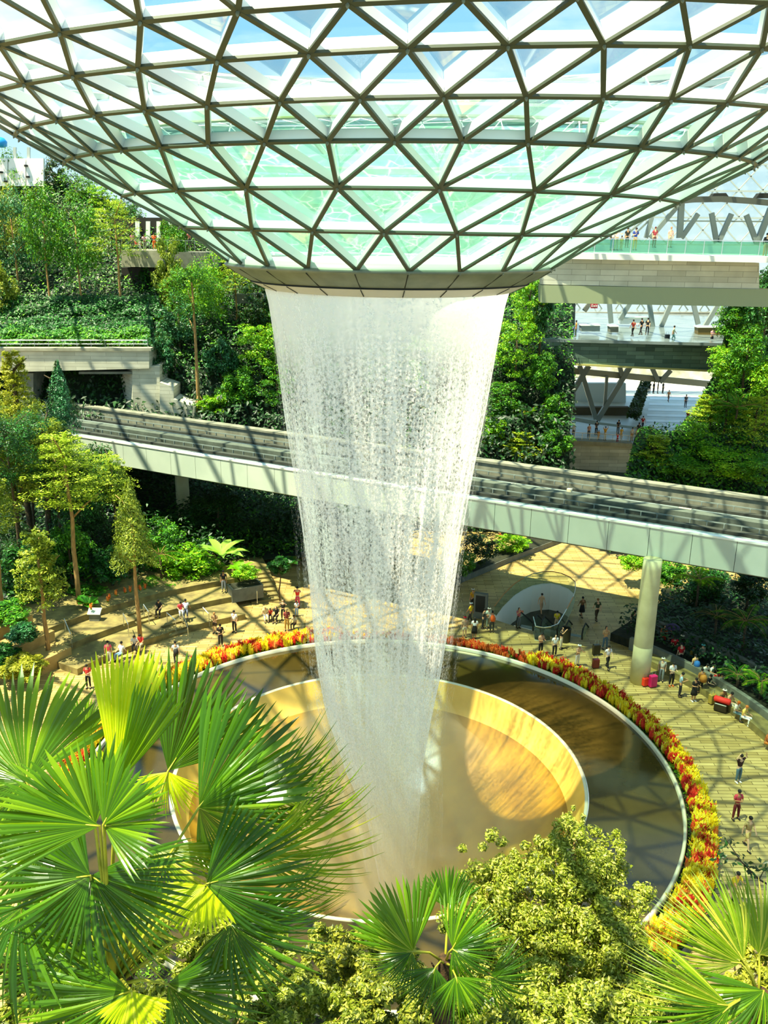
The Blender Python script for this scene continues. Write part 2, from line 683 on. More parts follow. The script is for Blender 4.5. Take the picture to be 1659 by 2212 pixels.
# drum under the funnel
mb = MB()
cx = 0.15
mb.lathe([(6.98, 26.10), (7.08, 26.02), (6.95, 25.9), (6.5, 25.62), (6.05, 25.40)], 96, 0, (cx, 0))
mb.lathe([(6.05, 25.40), (5.98, 25.39), (5.98, 25.33), (6.0, 25.33)], 96, 1, (cx, 0))
mb.lathe([(6.02, 25.33), (5.75, 25.2), (5.42, 25.05), (5.28, 25.0), (5.2, 25.1), (5.2, 25.6), (6.4, 26.1), (6.9, 26.3), (6.98, 26.10)], 96, 2, (cx, 0))
for i in range(24):
    a = PH + DTH * (2 * i + 1)
    for (r0, z0, r1, z1) in ((7.0, 25.915, 6.06, 25.39), (6.0, 25.31, 5.43, 25.04)):
        p0 = Vector((cx + r0 * math.cos(a), r0 * math.sin(a), z0 - .006))
        p1 = Vector((cx + r1 * math.cos(a), r1 * math.sin(a), z1 - .006))
        mb.bar(p0, p1, 0.03, 0.02, m=1)
drum = mb.build('water_outlet_drum', [m_drum, m_seam, m_drum2])
tag(drum, 'grey metal ring collar under the glass funnel, mouth of the waterfall', 'ring collar')
for p in drum.data.polygons:
    p.use_smooth = p.material_index != 1

# water running down the inside of the glass
m_film = bpy.data.materials.new('water_on_glass')
m_film.use_nodes = True
n, l = m_film.node_tree.nodes, m_film.node_tree.links
b = n['Principled BSDF']
tc = n.new('ShaderNodeTexCoord')
mp = n.new('ShaderNodeMapping')
mp.inputs['Scale'].default_value = (1.0, 1.0, 1.6)
l.new(tc.outputs['Object'], mp.inputs[0])
nz = n.new('ShaderNodeTexNoise')
nz.inputs['Scale'].default_value = 0.9
nz.inputs['Detail'].default_value = 3
l.new(mp.outputs[0], nz.inputs['Vector'])
vo = n.new('ShaderNodeTexVoronoi')
vo.feature = 'DISTANCE_TO_EDGE'
vo.inputs['Scale'].default_value = 2.6
mxv = n.new('ShaderNodeMix')
mxv.data_type = 'VECTOR'
mxv.inputs[0].default_value = 0.35
l.new(mp.outputs[0], mxv.inputs[4])
l.new(nz.outputs['Color'], mxv.inputs[5])
l.new(mxv.outputs[1], vo.inputs['Vector'])
cr = n.new('ShaderNodeValToRGB')
cr.color_ramp.elements[0].position = 0.0
cr.color_ramp.elements[0].color = srgb('f2fbf4')
cr.color_ramp.elements[1].position = 0.08
cr.color_ramp.elements[1].color = srgb('8fd0b2')
x = cr.color_ramp.elements.new(0.35)
x.color = srgb('7cc4a4')
l.new(vo.outputs['Distance'], cr.inputs[0])
cr2 = n.new('ShaderNodeValToRGB')
cr2.color_ramp.elements[0].position = 0.42
cr2.color_ramp.elements[0].color = (0, 0, 0, 1)
cr2.color_ramp.elements[1].position = 0.58
l.new(nz.outputs['Fac'], cr2.inputs[0])
mx = n.new('ShaderNodeMix')
mx.data_type = 'RGBA'
l.new(cr2.outputs[0], mx.inputs[0])
l.new(cr.outputs[0], mx.inputs[6])
mx.inputs[7].default_value = srgb('8ccab0')
l.new(mx.outputs[2], b.inputs['Base Color'])
b.inputs['Roughness'].default_value = 0.3
tl = n.new('ShaderNodeBsdfTranslucent')
l.new(mx.outputs[2], tl.inputs[0])
ms = n.new('ShaderNodeMixShader')
ms.inputs[0].default_value = 0.72
l.new(b.outputs[0], ms.inputs[1])
l.new(tl.outputs[0], ms.inputs[2])
tp = n.new('ShaderNodeBsdfTransparent')
tp.inputs[0].default_value = srgb('d0f0e2')
mt = n.new('ShaderNodeMixShader')
mt.inputs[0].default_value = 0.5
l.new(ms.outputs[0], mt.inputs[1])
l.new(tp.outputs[0], mt.inputs[2])
l.new(mt.outputs[0], n['Material Output'].inputs['Surface'])


def roof_skin(name, t0, t1, nt, off, m, parent=None, na=138):
    v, f = [], []
    for j in range(nt + 1):
        t = t0 + (t1 - t0) * j / nt
        for i in range(na):
            a = 2 * math.pi * i / na
            v.append(ring_pt(t, a) - ring_nrm(t, a) * off)
    for j in range(nt):
        for i in range(na):
            q = (i + 1) % na
            f.append((j * na + i, j * na + q, (j + 1) * na + q, (j + 1) * na + i))
    return link(name, mesh_from(name, v, f, m, smooth=True), parent)


film = roof_skin('water_film', 0.03, 3.12, 12, FIN + 0.10, m_film)
tag(film, 'pale green water sheet running down inside the lower glass funnel', 'water')
m_gut = mat('algae_gutter', 'dfe9d2', 0.5, 0, '8fae6a', 1.5)
gut = MB()
na = 138
ring = []
for i in range(na):
    a = 2 * math.pi * i / na
    c = ring_pt(3.2, a) - ring_nrm(3.2, a) * (FIN + 0.25)
    rd = Vector((math.cos(a), math.sin(a), 0))
    ring.append([c + rd * dx + Vector((0, 0, dz)) for dx, dz in ((-.25, -.12), (.12, -.12), (.12, .16), (-.05, .26), (-.25, .16))])
for i in range(na):
    q = (i + 1) % na
    for j in range(5):
        k = (j + 1) % 5
        gut.add([ring[i][j], ring[q][j], ring[q][k], ring[i][k]], [(0, 1, 2, 3)])
g_ = gut.build('water_gutter', m_gut, smooth=False)
tag(g_, 'green stained white gutter ring around the top of the water sheet', 'gutter')
m_basin = glassmat('teal_reflection_glass', 'd5f0f2', 0.45, 0.05, 'b4dfe6')  # teal haze stands in for sky reflected in the far roof
o = roof_skin('teal_reflection_band', 3.25, 3.97, 4, FIN + 0.12, m_basin)
tag(o, 'smooth teal band above the water sheet, painted sky reflection of the far roof', 'water')

# ------------------------------------------------------------------ waterfall
def fall_R(z):
    zs = [-6.5, -4.6, -1.7, 1.1, 3.8, 6.4, 10.2, 13.7, 17.1, 19.7, 22.5, 24.4, 25.1]
    rs = [0.75, 0.95, 1.35, 2.05, 2.6, 3.02, 3.42, 3.78, 4.2, 4.55, 4.88, 5.15, 5.32]
    return float(np.interp(z, zs, rs))


def fall_cx(z):
    return float(np.interp(z, [-6.5, -1.7, 1.1, 4, 25], [1.0, 0.65, 0.1, -0.08, 0.05]))


def water_mat(name, dens, top_film, fleck, seed, edge=0.0):
    m = bpy.data.materials.new(name)
    m.use_nodes = True
    n, l = m.node_tree.nodes, m.node_tree.links
    n.clear()
    uv = n.new('ShaderNodeUVMap')

    def noise_(sx, sy, detail, rough=0.6, sd=0):
        mp = n.new('ShaderNodeMapping')
        mp.inputs['Scale'].default_value = (sx, sy, 1)
        mp.inputs['Location'].default_value = (seed * 7.3 + sd, seed * 3.1 + sd, 0)
        l.new(uv.outputs[0], mp.inputs[0])
        t = n.new('ShaderNodeTexNoise')
        t.inputs['Scale'].default_value = 1.0
        t.inputs['Detail'].default_value = detail
        t.inputs['Roughness'].default_value = rough
        l.new(mp.outputs[0], t.inputs['Vector'])
        return t.outputs['Fac']

    def math_(op, a, b=None, c=None, clamp=False):
        q = n.new('ShaderNodeMath')
        q.operation = op
        q.use_clamp = clamp
        for i, x in enumerate((a, b, c)):
            if x is None:
                continue
            if isinstance(x, (int, float)):
                q.inputs[i].default_value = x
            else:
                l.new(x, q.inputs[i])
        return q.outputs[0]

    spk = noise_(7.5, 5.5, 3, 0.75)           # droplets
    strk = noise_(3.2, 0.10, 3, 0.6, 5)       # long vertical streaks
    big = noise_(0.6, 0.18, 2, 0.5, 9)
    sep = n.new('ShaderNodeSeparateXYZ')
    tc = n.new('ShaderNodeTexCoord')
    l.new(tc.outputs['Object'], sep.inputs[0])
    z = sep.outputs['Z']
    # smooth sheet near the lip fading out by z=22.5
    lip = math_('MULTIPLY', math_('SUBTRACT', z, math_('ADD', 21.2, math_('MULTIPLY', math_('SUBTRACT', strk, 0.5), 5.0))), 0.42, clamp=True)
    low = math_('MULTIPLY', math_('SUBTRACT', 10.0, z), 0.05, clamp=True)
    v = math_('ADD', math_('MULTIPLY', spk, 1.0), math_('MULTIPLY', strk, 0.55))
    v = math_('ADD', v, math_('MULTIPLY', big, 0.35))
    v = math_('ADD', v, math_('MULTIPLY', low, 0.20))
    thr = 0.955 - dens
    al = math_('MULTIPLY', math_('SUBTRACT', v, thr), fleck, clamp=True)
    al = math_('MAXIMUM', al, math_('MULTIPLY', lip, top_film))
    # fade at the foot
    foot = math_('ADD', math_('MULTIPLY', math_('ADD', z, 6.0), 0.075), 0.18, clamp=True)
    al = math_('MULTIPLY', al, foot)
    if edge:
        al = math_('MULTIPLY', al, edge)
    d = n.new('ShaderNodeBsdfDiffuse')
    d.inputs[0].default_value = (0.97, 0.97, 0.95, 1)
    t = n.new('ShaderNodeBsdfTranslucent')
    t.inputs[0].default_value = (0.97, 0.97, 0.95, 1)
    mx = n.new('ShaderNodeMixShader')
    mx.inputs[0].default_value = 0.5
    l.new(d.outputs[0], mx.inputs[1])
    l.new(t.outputs[0], mx.inputs[2])
    tr = n.new('ShaderNodeBsdfTransparent')
    m2 = n.new('ShaderNodeMixShader')
    l.new(al, m2.inputs[0])
    l.new(tr.outputs[0], m2.inputs[1])
    l.new(mx.outputs[0], m2.inputs[2])
    o_ = n.new('ShaderNodeOutputMaterial')
    l.new(m2.outputs[0], o_.inputs['Surface'])
    return m


def fall_shell(name, off, m, parent, z0=-6.3, z1=25.08, spread=0.0, wob=0.0):
    nz_, na_ = 90, 120
    v, f, uvs = [], [], []
    for j in range(nz_ + 1):
        z = z1 + (z0 - z1) * j / nz_
        for i in range(na_ + 1):
            a = 2 * math.pi * i / na_
            w = wob * noise.noise(Vector((math.cos(a) * 2.5, math.sin(a) * 2.5, z * 0.12))) * (25 - z) / 20
            r_ = max(0.2, fall_R(z) + off + spread * (25 - z) / 25 + w)
            v.append((fall_cx(z) + r_ * math.cos(a), r_ * math.sin(a), z))
    for j in range(nz_):
        for i in range(na_):
            f.append((j * (na_ + 1) + i, j * (na_ + 1) + i + 1, (j + 1) * (na_ + 1) + i + 1, (j + 1) * (na_ + 1) + i))
    me = mesh_from(name, v, f, m, smooth=True)
    uvl = me.uv_layers.new(name='UVMap')
    buf = []
    for p in me.polygons:
        for vi in p.vertices:
            j, i = divmod(vi, na_ + 1)
            buf += [2 * math.pi * i / na_ * 4.2, (z1 + (z0 - z1) * j / nz_)]
    uvl.data.foreach_set('uv', buf)
    return link(name, me, parent)


fall = empty('waterfall', (0, 0, 0), label='tall white cylindrical waterfall pouring from the roof ring into the round bowl', cat='waterfall')
fall_shell('water_curtain', 0.0, water_mat('water_curtain_sheet', 0.10, 0.62, 4.2, 1), fall, wob=0.25)
fall_shell('inner_spray', -0.16, water_mat('water_inner_drops', 0.0, 0.25, 4.0, 2), fall, spread=-0.1, wob=0.3)
fall_shell('outer_spray', 0.02, water_mat('water_outer_drops', -0.03, 0.0, 3.5, 3, 0.7), fall, z1=23.0, spread=0.42, wob=0.4)
fall_shell('drifting_spray', 0.04, water_mat('water_drifting_drops', -0.09, 0.0, 3.0, 4, 0.55), fall, z1=20.5, spread=0.95, wob=0.6)



def mist(name, prof, dens, label, c=(0, 0)):
    m = bpy.data.materials.new(name)
    m.use_nodes = True
    n, l = m.node_tree.nodes, m.node_tree.links
    n.clear()
    v = n.new('ShaderNodeVolumeScatter')
    v.inputs['Density'].default_value = dens
    v.inputs['Color'].default_value = (1.0, 0.88, 0.50, 1)  # water mist is white; the golden light is put into its colour
    v.inputs['Anisotropy'].default_value = 0.2
    o_ = n.new('ShaderNodeOutputMaterial')
    l.new(v.outputs[0], o_.inputs['Volume'])
    mb = MB()
    mb.lathe(prof, 48, c=c)
    ob = mb.build(name, m, smooth=True)
    bm = bmesh.new()
    bm.from_mesh(ob.data)
    bmesh.ops.remove_doubles(bm, verts=bm.verts[:], dist=1e-4)
    bmesh.ops.recalc_face_normals(bm, faces=bm.faces[:])
    if bm.calc_volume(signed=True) < 0:
        bmesh.ops.reverse_faces(bm, faces=bm.faces[:])
    bm.to_mesh(ob.data)
    bm.free()
    return tag(ob, label, 'mist', kind='stuff')


mist('spray_mist', [(0.0, 7.5), (1.6, 7.3), (3.2, 5.5), (4.6, 2.5), (6.5, 0.6), (9.4, 0.0), (9.4, -0.7), (7.2, -2.0), (4.5, -4.0), (2.8, -7.0), (0.0, -8.5)], 0.07, 'spray mist at the foot of the waterfall, golden light put into its colour')
mist('spray_core', [(0.0, 5.0), (1.3, 3.5), (1.9, 0.0), (2.3, -4.0), (1.9, -8.0), (0.0, -8.1)], 0.14, 'dense bright spray at the very foot of the waterfall', (0.7, 0))

# ------------------------------------------------------------------ pool, bowl and plaza
PH_FLOWER = [(0, 0)]
m_pool = mat('dark_pool_water', '3a2f10', 0.10, 0, '4c3e18', 0.35, 0.05, spec=0.6)
mb = MB()
mb.lathe([(10.62, 0.70), (12.2, 0.71), (15.05, 0.71)], 160)
pool = mb.build('ring_pool', m_pool, smooth=True)
tag(pool, 'dark reflective ring of still water around the golden bowl', 'pool')

m_acr = mat('golden_acrylic', 'e8c660', 0.35, 0, 'd8b04c', 0.5, spec=0.6)
m_bowlin = mat('wet_golden_bowl', 'b88c20', 0.3, 0, '8c6614', 0.5, 0.25, spec=0.7)
mb = MB()
mb.lathe([(10.60, 0.5), (10.60, 0.74), (10.52, 0.76), (10.42, 0.70)], 160, 1)
mb.lathe([(10.42, 0.70), (10.25, 0.2), (10.0, -0.5), (9.75, -0.9)], 160, 0)
mb.lathe([(9.75, -0.9), (9.55, -1.2), (8.8, -2.0), (7.6, -3.0), (6.2, -4.0), (4.9, -5.0), (3.8, -6.0), (3.1, -7.2), (2.9, -9.5), (0.01, -9.5)], 160, 2)
bowl = mb.build('waterfall_bowl', [m_acr, mat('cream_metal_rim', 'ddd4b4', 0.35, 0.3), m_bowlin], smooth=True)
tag(bowl, 'round golden acrylic bowl that swallows the waterfall', 'bowl')

# rim and planter ring for the flowers
mb = MB()
mb.lathe([(15.02, 0.60), (15.02, 0.92), (15.10, 0.95), (15.18, 0.92), (15.18, 0.5)], 200)
rim = mb.build('pool_rim', mat('cream_metal_rim', 'ddd4b4', 0.35, 0.3), smooth=True)
tag(rim, 'thin polished metal rim line around the dark ring pool', 'rim')


def bed_w(adeg):
    """outer radius of the flower bed"""
    a = adeg % 360
    return float(np.interp(a, [0, 20, 45, 75, 110, 140, 165, 200, 320, 360], [16.5, 16.7, 17.1, 16.7, 17.3, 17.1, 16.6, 16.5, 16.7, 16.5]))


mb = MB()
na = 180
v0 = []
for i in range(na):
    a = 2 * math.pi * i / na
    ro = bed_w(i * 2)
    v0.append([Vector((r_ * math.cos(a), r_ * math.sin(a), z)) for r_, z in ((15.16, 0.55), (15.16, 0.62), (ro, 0.42), (ro + .04, 0.42), (ro + .06, 0.0))])
for i in range(na):
    q = (i + 1) % na
    for j in range(4):
        mb.add([v0[i][j], v0[q][j], v0[q][j + 1], v0[i][j + 1]], [(0, 1, 2, 3)], 0 if j == 1 else 1)
bed = mb.build('flower_bed', [m_soil, m_concd])
tag(bed, 'curved soil bed in a low stone kerb around the pool', 'flower bed')

# plaza floor with a round hole and an escalator well
ESC = [PZ(x, y, 0) for x, y in ((1067, 1338), (1086, 1312), (1110, 1288), (1130, 1275), (1150, 1266), (1170, 1262), (1190, 1261), (1210, 1265), (1228, 1273), (1240, 1284), (1241, 1300), (1236, 1318), (1222, 1345), (1203, 1378), (1188, 1384), (1172, 1386), (1155, 1383), (1150, 1362), (1110, 1352))]
outer = [Vector((x, y, 0)) for x, y in ((-120, -60), (120, -60), (120, 140), (-120, 140))]
hole = [Vector((15.3 * math.cos(2 * math.pi * i / 120), 15.3 * math.sin(2 * math.pi * i / 120), 0)) for i in range(120)]
allv = outer + hole + ESC
tf = tessellate_polygon([outer, hole, ESC])
me = mesh_from('floor', allv, tf, m_plaza)
floor = link('floor', me)
struct(floor, 'warm stone paved plaza around the pool')
for p in me.polygons:
    if p.normal.z < 0:
        p.flip()

# ------------------------------------------------------------------ guideway for the train
GA, GB = Vector((-29.5, 36.4, 0)), Vector((27.5, 6.2, 0))   # near face, bottom line
GD = (GB - GA).normalized()
GN = Vector((-GD.y, GD.x, 0))
if GN.y < 0:
    GN = -GN


def gp(s, q, z):
    """s metres along from the left end, q metres back from the near face"""
    return GA + GD * s + GN * q + Vector((0, 0, z))


GL = (GB - GA).length + 18
GW = 9.6
gw = empty('train_guideway', (0, 0, 0), label='elevated two-track train guideway crossing behind the waterfall with pale green side panels', cat='guideway')


def gprism(name, prof, m, s0=-9, s1=GL, smooth=False):
    mb = MB()
    k = len(prof)
    vs = [gp(s, q, z) for s in (s0, s1) for q, z in prof]
    fs = [(i, (i + 1) % k, k + (i + 1) % k, k + i) for i in range(k)] + [tuple(range(k))[::-1], tuple(range(k, 2 * k))]
    mb.add(vs, fs)
    return mb.build(name, m, gw)


m_gww = mat('grey_green_guideway_wall', '5d6558', 0.8, 0, '474e44', 1.2)
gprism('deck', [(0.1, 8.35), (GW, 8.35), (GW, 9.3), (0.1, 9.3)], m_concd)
m_track = mat('dark_track_bed', '34372f', 0.8, 0, '20231e', 0.5, 0.2, stretch=(1, 4, 1))
gprism('track_bed', [(0.45, 9.3), (4.45, 9.3), (4.45, 9.42), (0.45, 9.42)], m_track)
gprism('track_bed', [(5.0, 9.3), (8.9, 9.3), (8.9, 9.42), (5.0, 9.42)], m_track)
gprism('middle_wall', [(4.45, 9.3), (4.45, 10.2), (5.0, 10.25), (5.0, 9.3)], m_gww)
gprism('back_parapet', [(8.9, 8.6), (8.9, 10.45), (8.8, 10.45), (8.8, 10.62), (9.65, 10.62), (9.65, 8.6)], mat('weathered_parapet', '8c8b78', 0.85, 0, '6f6f5e', 1.2))
gprism('front_coping', [(-0.05, 10.22), (0.42, 10.22), (0.42, 10.32), (-0.05, 10.34)], m_white)
gprism('front_wall', [(0.12, 9.3), (0.4, 9.3), (0.4, 10.22), (0.12, 10.22)], m_gww)
for q in (1.25, 3.5, 5.9, 8.0):
    gprism('running_rail', [(q, 9.42), (q + .45, 9.42), (q + .45, 9.66), (q, 9.66)], mat('track_concrete', '3f433b', 0.8, 0, '30342c', 1.5))
for q in (0.75, 4.2, 8.6):
    gprism('power_rail', [(q, 9.85), (q + .05, 9.85), (q + .05, 9.93), (q, 9.93)], mat('ochre_power_rail', 'b59a5c', 0.5) if q < 1 else m_steelg)
for q in (2.35, 6.9):
    gprism('guide_rail', [(q, 9.5), (q + .22, 9.5), (q + .22, 9.72), (q, 9.72)], m_steelg)
mb = MB()
for i in range(80):
    s = -3 + i * 1.05
    for q in (0.8, 4.22, 8.62):
        mb.box(gp(s, q, 9.65), (0.06, 0.12, 0.45), math.atan2(GD.y, GD.x))
    for q in (2.4, 6.95):
        mb.box(gp(s, q, 9.47), (0.12, 1.6, 0.1), math.atan2(GD.y, GD.x))
tag(mb.build('rail_brackets', m_steelg, gw), kind='stuff')
# side panels
npan = 36
pl_ = (GL + 9) / npan
for i in range(npan):
    s0, s1 = -9 + i * pl_ + 0.015, -9 + (i + 1) * pl_ - 0.015
    mb = MB()
    for p in ((s0, s1),):
        vs = [gp(s, q, z) for s in p for q, z in ((0.0, 8.3), (0.1, 8.22), (0.1, 10.24), (0.0, 10.22))]
        mb.add(vs, [(0, 1, 2, 3)[::-1], (4, 5, 6, 7), (0, 4, 5, 1)[::-1], (1, 5, 6, 2)[::-1], (2, 6, 7, 3)[::-1], (3, 7, 4, 0)[::-1]])
    mb.build('side_panel', m_fascia, gw)
gprism('panel_backing', [(0.08, 8.2), (0.3, 8.2), (0.3, 9.35), (0.08, 9.35)], m_seam)
mb = MB()
for i, (px, py) in enumerate(((1108, 1052), (1130, 1058), (1230, 1063), (1305, 1078), (1480, 1100), (1040, 1010), (1100, 1013))):
    p = PZ(px, py, 9.9)
    mb.box(p, (0.35, 0.25, 0.5) if i in (0, 2) else (0.8, 0.2, 0.16), math.atan2(GD.y, GD.x))
tag(mb.build('trackside_boxes', mat('cream_box', 'e2d9b4', 0.6), gw), kind='stuff')

for (p, r0, zt, lab) in ((PZ(1381, 1472, 0), 0.60, 8.4, 'round cream concrete pillar on the plaza carrying the guideway'), (Vector((-18.2, 37.5, 0)), 0.62, 8.4, 'round grey pillar under the guideway beside the dark planting')):
    mb = MB()
    mb.lathe([(0.01, zt), (r0 * 0.93, zt), (r0 * 0.95, zt - .6), (r0, 2.62), (r0 * .985, 2.6), (r0 * .985, 2.56), (r0, 2.54), (r0 * 1.02, 0.0), (0.01, 0.0)], 40)
    o = mb.build('support_pillar', mat('cream_concrete', 'd6cfa2', 0.6, 0, 'c2ba8c', 0.8), None, (p.x, p.y, 0), smooth=True)
    tag(o, lab, 'pillar')

# ------------------------------------------------------------------ hillsides (ground of the terraces)
XS = [-140, 0, 120, 240, 360, 480, 620, 760, 900, 1050, 1150, 1235]


def hrow(pts):
    """pts = [(py, Y)] over XS"""
    return [PY(x, py, Y) for x, (py, Y) in zip(XS, pts)]


def flat(z, Y):
    return [PY(x, 1000, Y) * 1 for x in XS] and [Vector((PY(x, 1000, Y).x, Y, z)) for x in XS]


HR = [
    flat(0.0, 41.0),
    [Vector((PY(x, 1000, 44).x, 44 + (0 if x > 500 else 1.5), 4.0)) for x in XS],
    [Vector((PY(x, 1000, 45).x, 46.5, 8.3)) for x in XS],
    [Vector((PY(x, 1000, 47).x, 48.5, 9.8 if x < 480 else 10.2)) for x in XS],
    [Vector((PY(x, 1000, 49).x, 50.5, 13.0)) for x in XS],
    hrow([(758, 51.5)] * 5 + [(770, 51.5)] * 7),
    hrow([(705, 56)] * 5 + [(720, 55)] * 7),
    hrow([(655, 60)] * 5 + [(670, 59)] * 7),
    hrow([(600, 64)] * 5 + [(620, 62)] * 7),
    hrow([(545, 67)] * 5 + [(580, 64)] * 7),
    hrow([(470, 72)] * 4 + [(540, 69)] + [(555, 66)] * 7),
    hrow([(390, 77)] * 3 + [(440, 75), (520, 71)] + [(545, 68)] * 7),
]
hillL = grid_surface('hill_terrace', HR, m_hill, amp=0.5)
tag(hillL, 'dark planted hillside slope behind the guideway', 'hillside', kind='structure')
RR = []
for (xs, z, Y, py) in ((1330, .2, 35, 0), (1345, 5, 38, 0), (1365, 9.3, 41, 0), (1400, 0, 45, 985), (1490, 0, 47, 905), (1545, 0, 48, 800), (1570, 0, 49, 700), (1600, 0, 51, 610)):
    row = []
    for k in range(6):
        x = xs + (1830 - xs) * k / 5
        row.append(PY(x, py - k * 6, Y) if py else Vector((PY(x, 1000, Y).x, Y, z)))
    RR.append(row)
hillR = grid_surface('hill_terrace', RR, m_hill, amp=0.4)
tag(hillR, 'dark planted slope at the right beyond the guideway', 'hillside', kind='structure')

# ------------------------------------------------------------------ left concrete works: band, portal, walkway
def slab_px(name, x0, x1, ytop, ybot, Y, depth, m, parent=None, dx=0.0, ytop2=None, ybot2=None):
    """upright wall piece whose front face fills the pixel quad at plane Y"""
    ytop2 = ytop if ytop2 is None else ytop2
    ybot2 = ybot if ybot2 is None else ybot2
    a, b = PY(x0, ytop, Y), PY(x1, ytop2, Y)
    c, d = PY(x1, ybot2, Y), PY(x0, ybot, Y)
    vs = [a, b, c, d] + [p + Vector((dx, depth, 0)) for p in (a, b, c, d)]
    mb = MB()
    mb.add(vs, [(0, 1, 2, 3)[::-1], (4, 5, 6, 7), (0, 4, 5, 1)[::-1], (1, 5, 6, 2)[::-1], (2, 6, 7, 3)[::-1], (3, 7, 4, 0)[::-1]])
    return mb.build(name, m, parent)


portal = struct(empty('wall_left', (0, 0, 0)), 'board marked concrete retaining wall with the dark train portal')
slab_px('concrete_band', -140, 322, 757, 808, 46.6, 5.5, m_board, portal, ybot2=796)
slab_px('band_coping', -140, 326, 752, 758, 46.4, 1.0, m_conc, portal)
slab_px('portal_jamb', 286, 345, 796, 930, 46.9, 4.0, m_board, portal, ytop2=790)
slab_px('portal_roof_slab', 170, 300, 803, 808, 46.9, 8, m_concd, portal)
mb = MB()
a, b, c_, d_ = PY(286, 797, 46.9), PY(286, 930, 46.9), PY(286, 930, 46.9) + Vector((-6, 10, 0)), PY(286, 797, 46.9) + Vector((-6, 10, 0))
mb.add([a, b, c_, d_] + [p + Vector((0.8, 0, 0)) for p in (a, b, c_, d_)], [(0, 1, 2, 3), (4, 5, 6, 7), (0, 4, 5, 1), (1, 5, 6, 2), (2, 6, 7, 3), (3, 7, 4, 0)])
mb.build('portal_side_wall', m_board, portal)
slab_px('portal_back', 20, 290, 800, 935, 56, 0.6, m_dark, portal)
slab_px('stepped_wall', 345, 375, 826, 940, 46.4, 3.0, m_board, portal, ytop2=836)
slab_px('stepped_wall', 375, 420, 862, 950, 46.0, 3.0, m_board, portal, ytop2=880)
slab_px('portal_jamb', 40, 72, 806, 930, 46.9, 6.0, m_concd, portal)
# railing over the band
rl = tag(empty('terrace_railing', (0, 0, 0)), 'thin steel railing on top of the concrete band at the left terrace edge', 'railing')
mb = MB()
a, b = PY(-140, 735, 46.9), PY(318, 735, 46.9)
mb.tube([a, b], 0.03, 6)
mb.tube([a - Vector((0, 0, .35)), b - Vector((0, 0, .35))], 0.018, 6)
mb.build('top_rail', m_rail, rl)
for i in range(16):
    p = a.lerp(b, i / 15)
    mb = MB()
    mb.bar(p, p - Vector((0, 0, 1.0)), 0.06, 0.03)
    mb.build('post', m_steelg, rl)

lw = struct(empty('wall_far_left', (0, 0, 0)), 'raised concrete walkway among the trees at the upper left')
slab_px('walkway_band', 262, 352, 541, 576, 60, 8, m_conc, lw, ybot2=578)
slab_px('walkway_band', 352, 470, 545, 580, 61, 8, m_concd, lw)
slab_px('dark_lower_wall', 262, 352, 578, 640, 62, 2, m_dark, lw)  # near-black slab below the walkway band
slab_px('low_wall', -140, 345, 600, 640, 66, 1, m_concd, lw)
slab_px('low_wall', 505, 570, 636, 655, 56, 2, m_concd, lw)
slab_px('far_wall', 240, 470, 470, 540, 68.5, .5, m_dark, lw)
for x in (292, 315, 338, 362, 384):
    slab_px('window_strip', x, x + 9, 478, 530, 68.2, .2, mat('far_window_pale', 'dfe8e4', 0.3), lw)  # plain pale colour, no emission
mb = MB()
mb.bar(PY(262, 516, 60.1), PY(420, 520, 60.1), 0.05, 0.05)
for i in range(9):
    p = PY(262, 516, 60.1).lerp(PY(420, 520, 60.1), i / 8)
    mb.bar(p, p - Vector((0, 0, 1.05)), 0.04, 0.04)
mb.build('handrail', m_steelg, lw)
# white box panel top left
wp = tag(empty('white_screen_wall', (0, 0, 0)), 'white panelled screen wall above the trees at the far upper left', 'wall panel')
for i in range(4):
    slab_px('panel', -60 + i * 39, -60 + (i + 1) * 39 - 2, 342, 402, 74, 0.4, m_white, wp)
for x, y in ((2, 372), (12, 392), (56, 358), (60, 382)):
    p = PY(x, y, 73.9)
    mb = MB()
    mb.lathe([(0.01, 0.1), (.22, .1), (.22, -.1), (.01, -.1)], 12)
    o = mb.build('round_hole_cap', m_dark, wp, p)
slab_px('frame_post', 58, 64, 318, 345, 74.2, 0.3, m_steell, wp)
slab_px('frame_post', 28, 34, 318, 345, 74.2, 0.3, m_steell, wp)
mb = MB()
c = PY(0, 306, 74)
mb.lathe([(0.01, 0.55), (0.5, .4), (0.8, 0), (0.75, -.5), (0.4, -.65), (.01, -.65)], 20)
tag(mb.build('blue_balloon_cluster', mat('bright_blue', '1a8fd0', 0.4), None, c, smooth=True), 'bright blue rounded inflatable at the upper left frame edge', 'inflatable')

# ------------------------------------------------------------------ right: bridge, concourse and gateway
br = struct(empty('wall_right', (0, 0, 0)), 'stone faced bridge with a glass parapet at the right')
mb = MB()


def quad_slab(name, pts, th, m, parent):
    """pts: 4 world points on top, extruded down by th"""
    mb = MB()
    vs = [Vector(p) for p in pts] + [Vector(p) - Vector((0, 0, th)) for p in pts]
    mb.add(vs, [(0, 1, 2, 3), (7, 6, 5, 4), (0, 4, 5, 1), (1, 5, 6, 2), (2, 6, 7, 3), (3, 7, 4, 0)])
    return mb.build(name, m, parent)


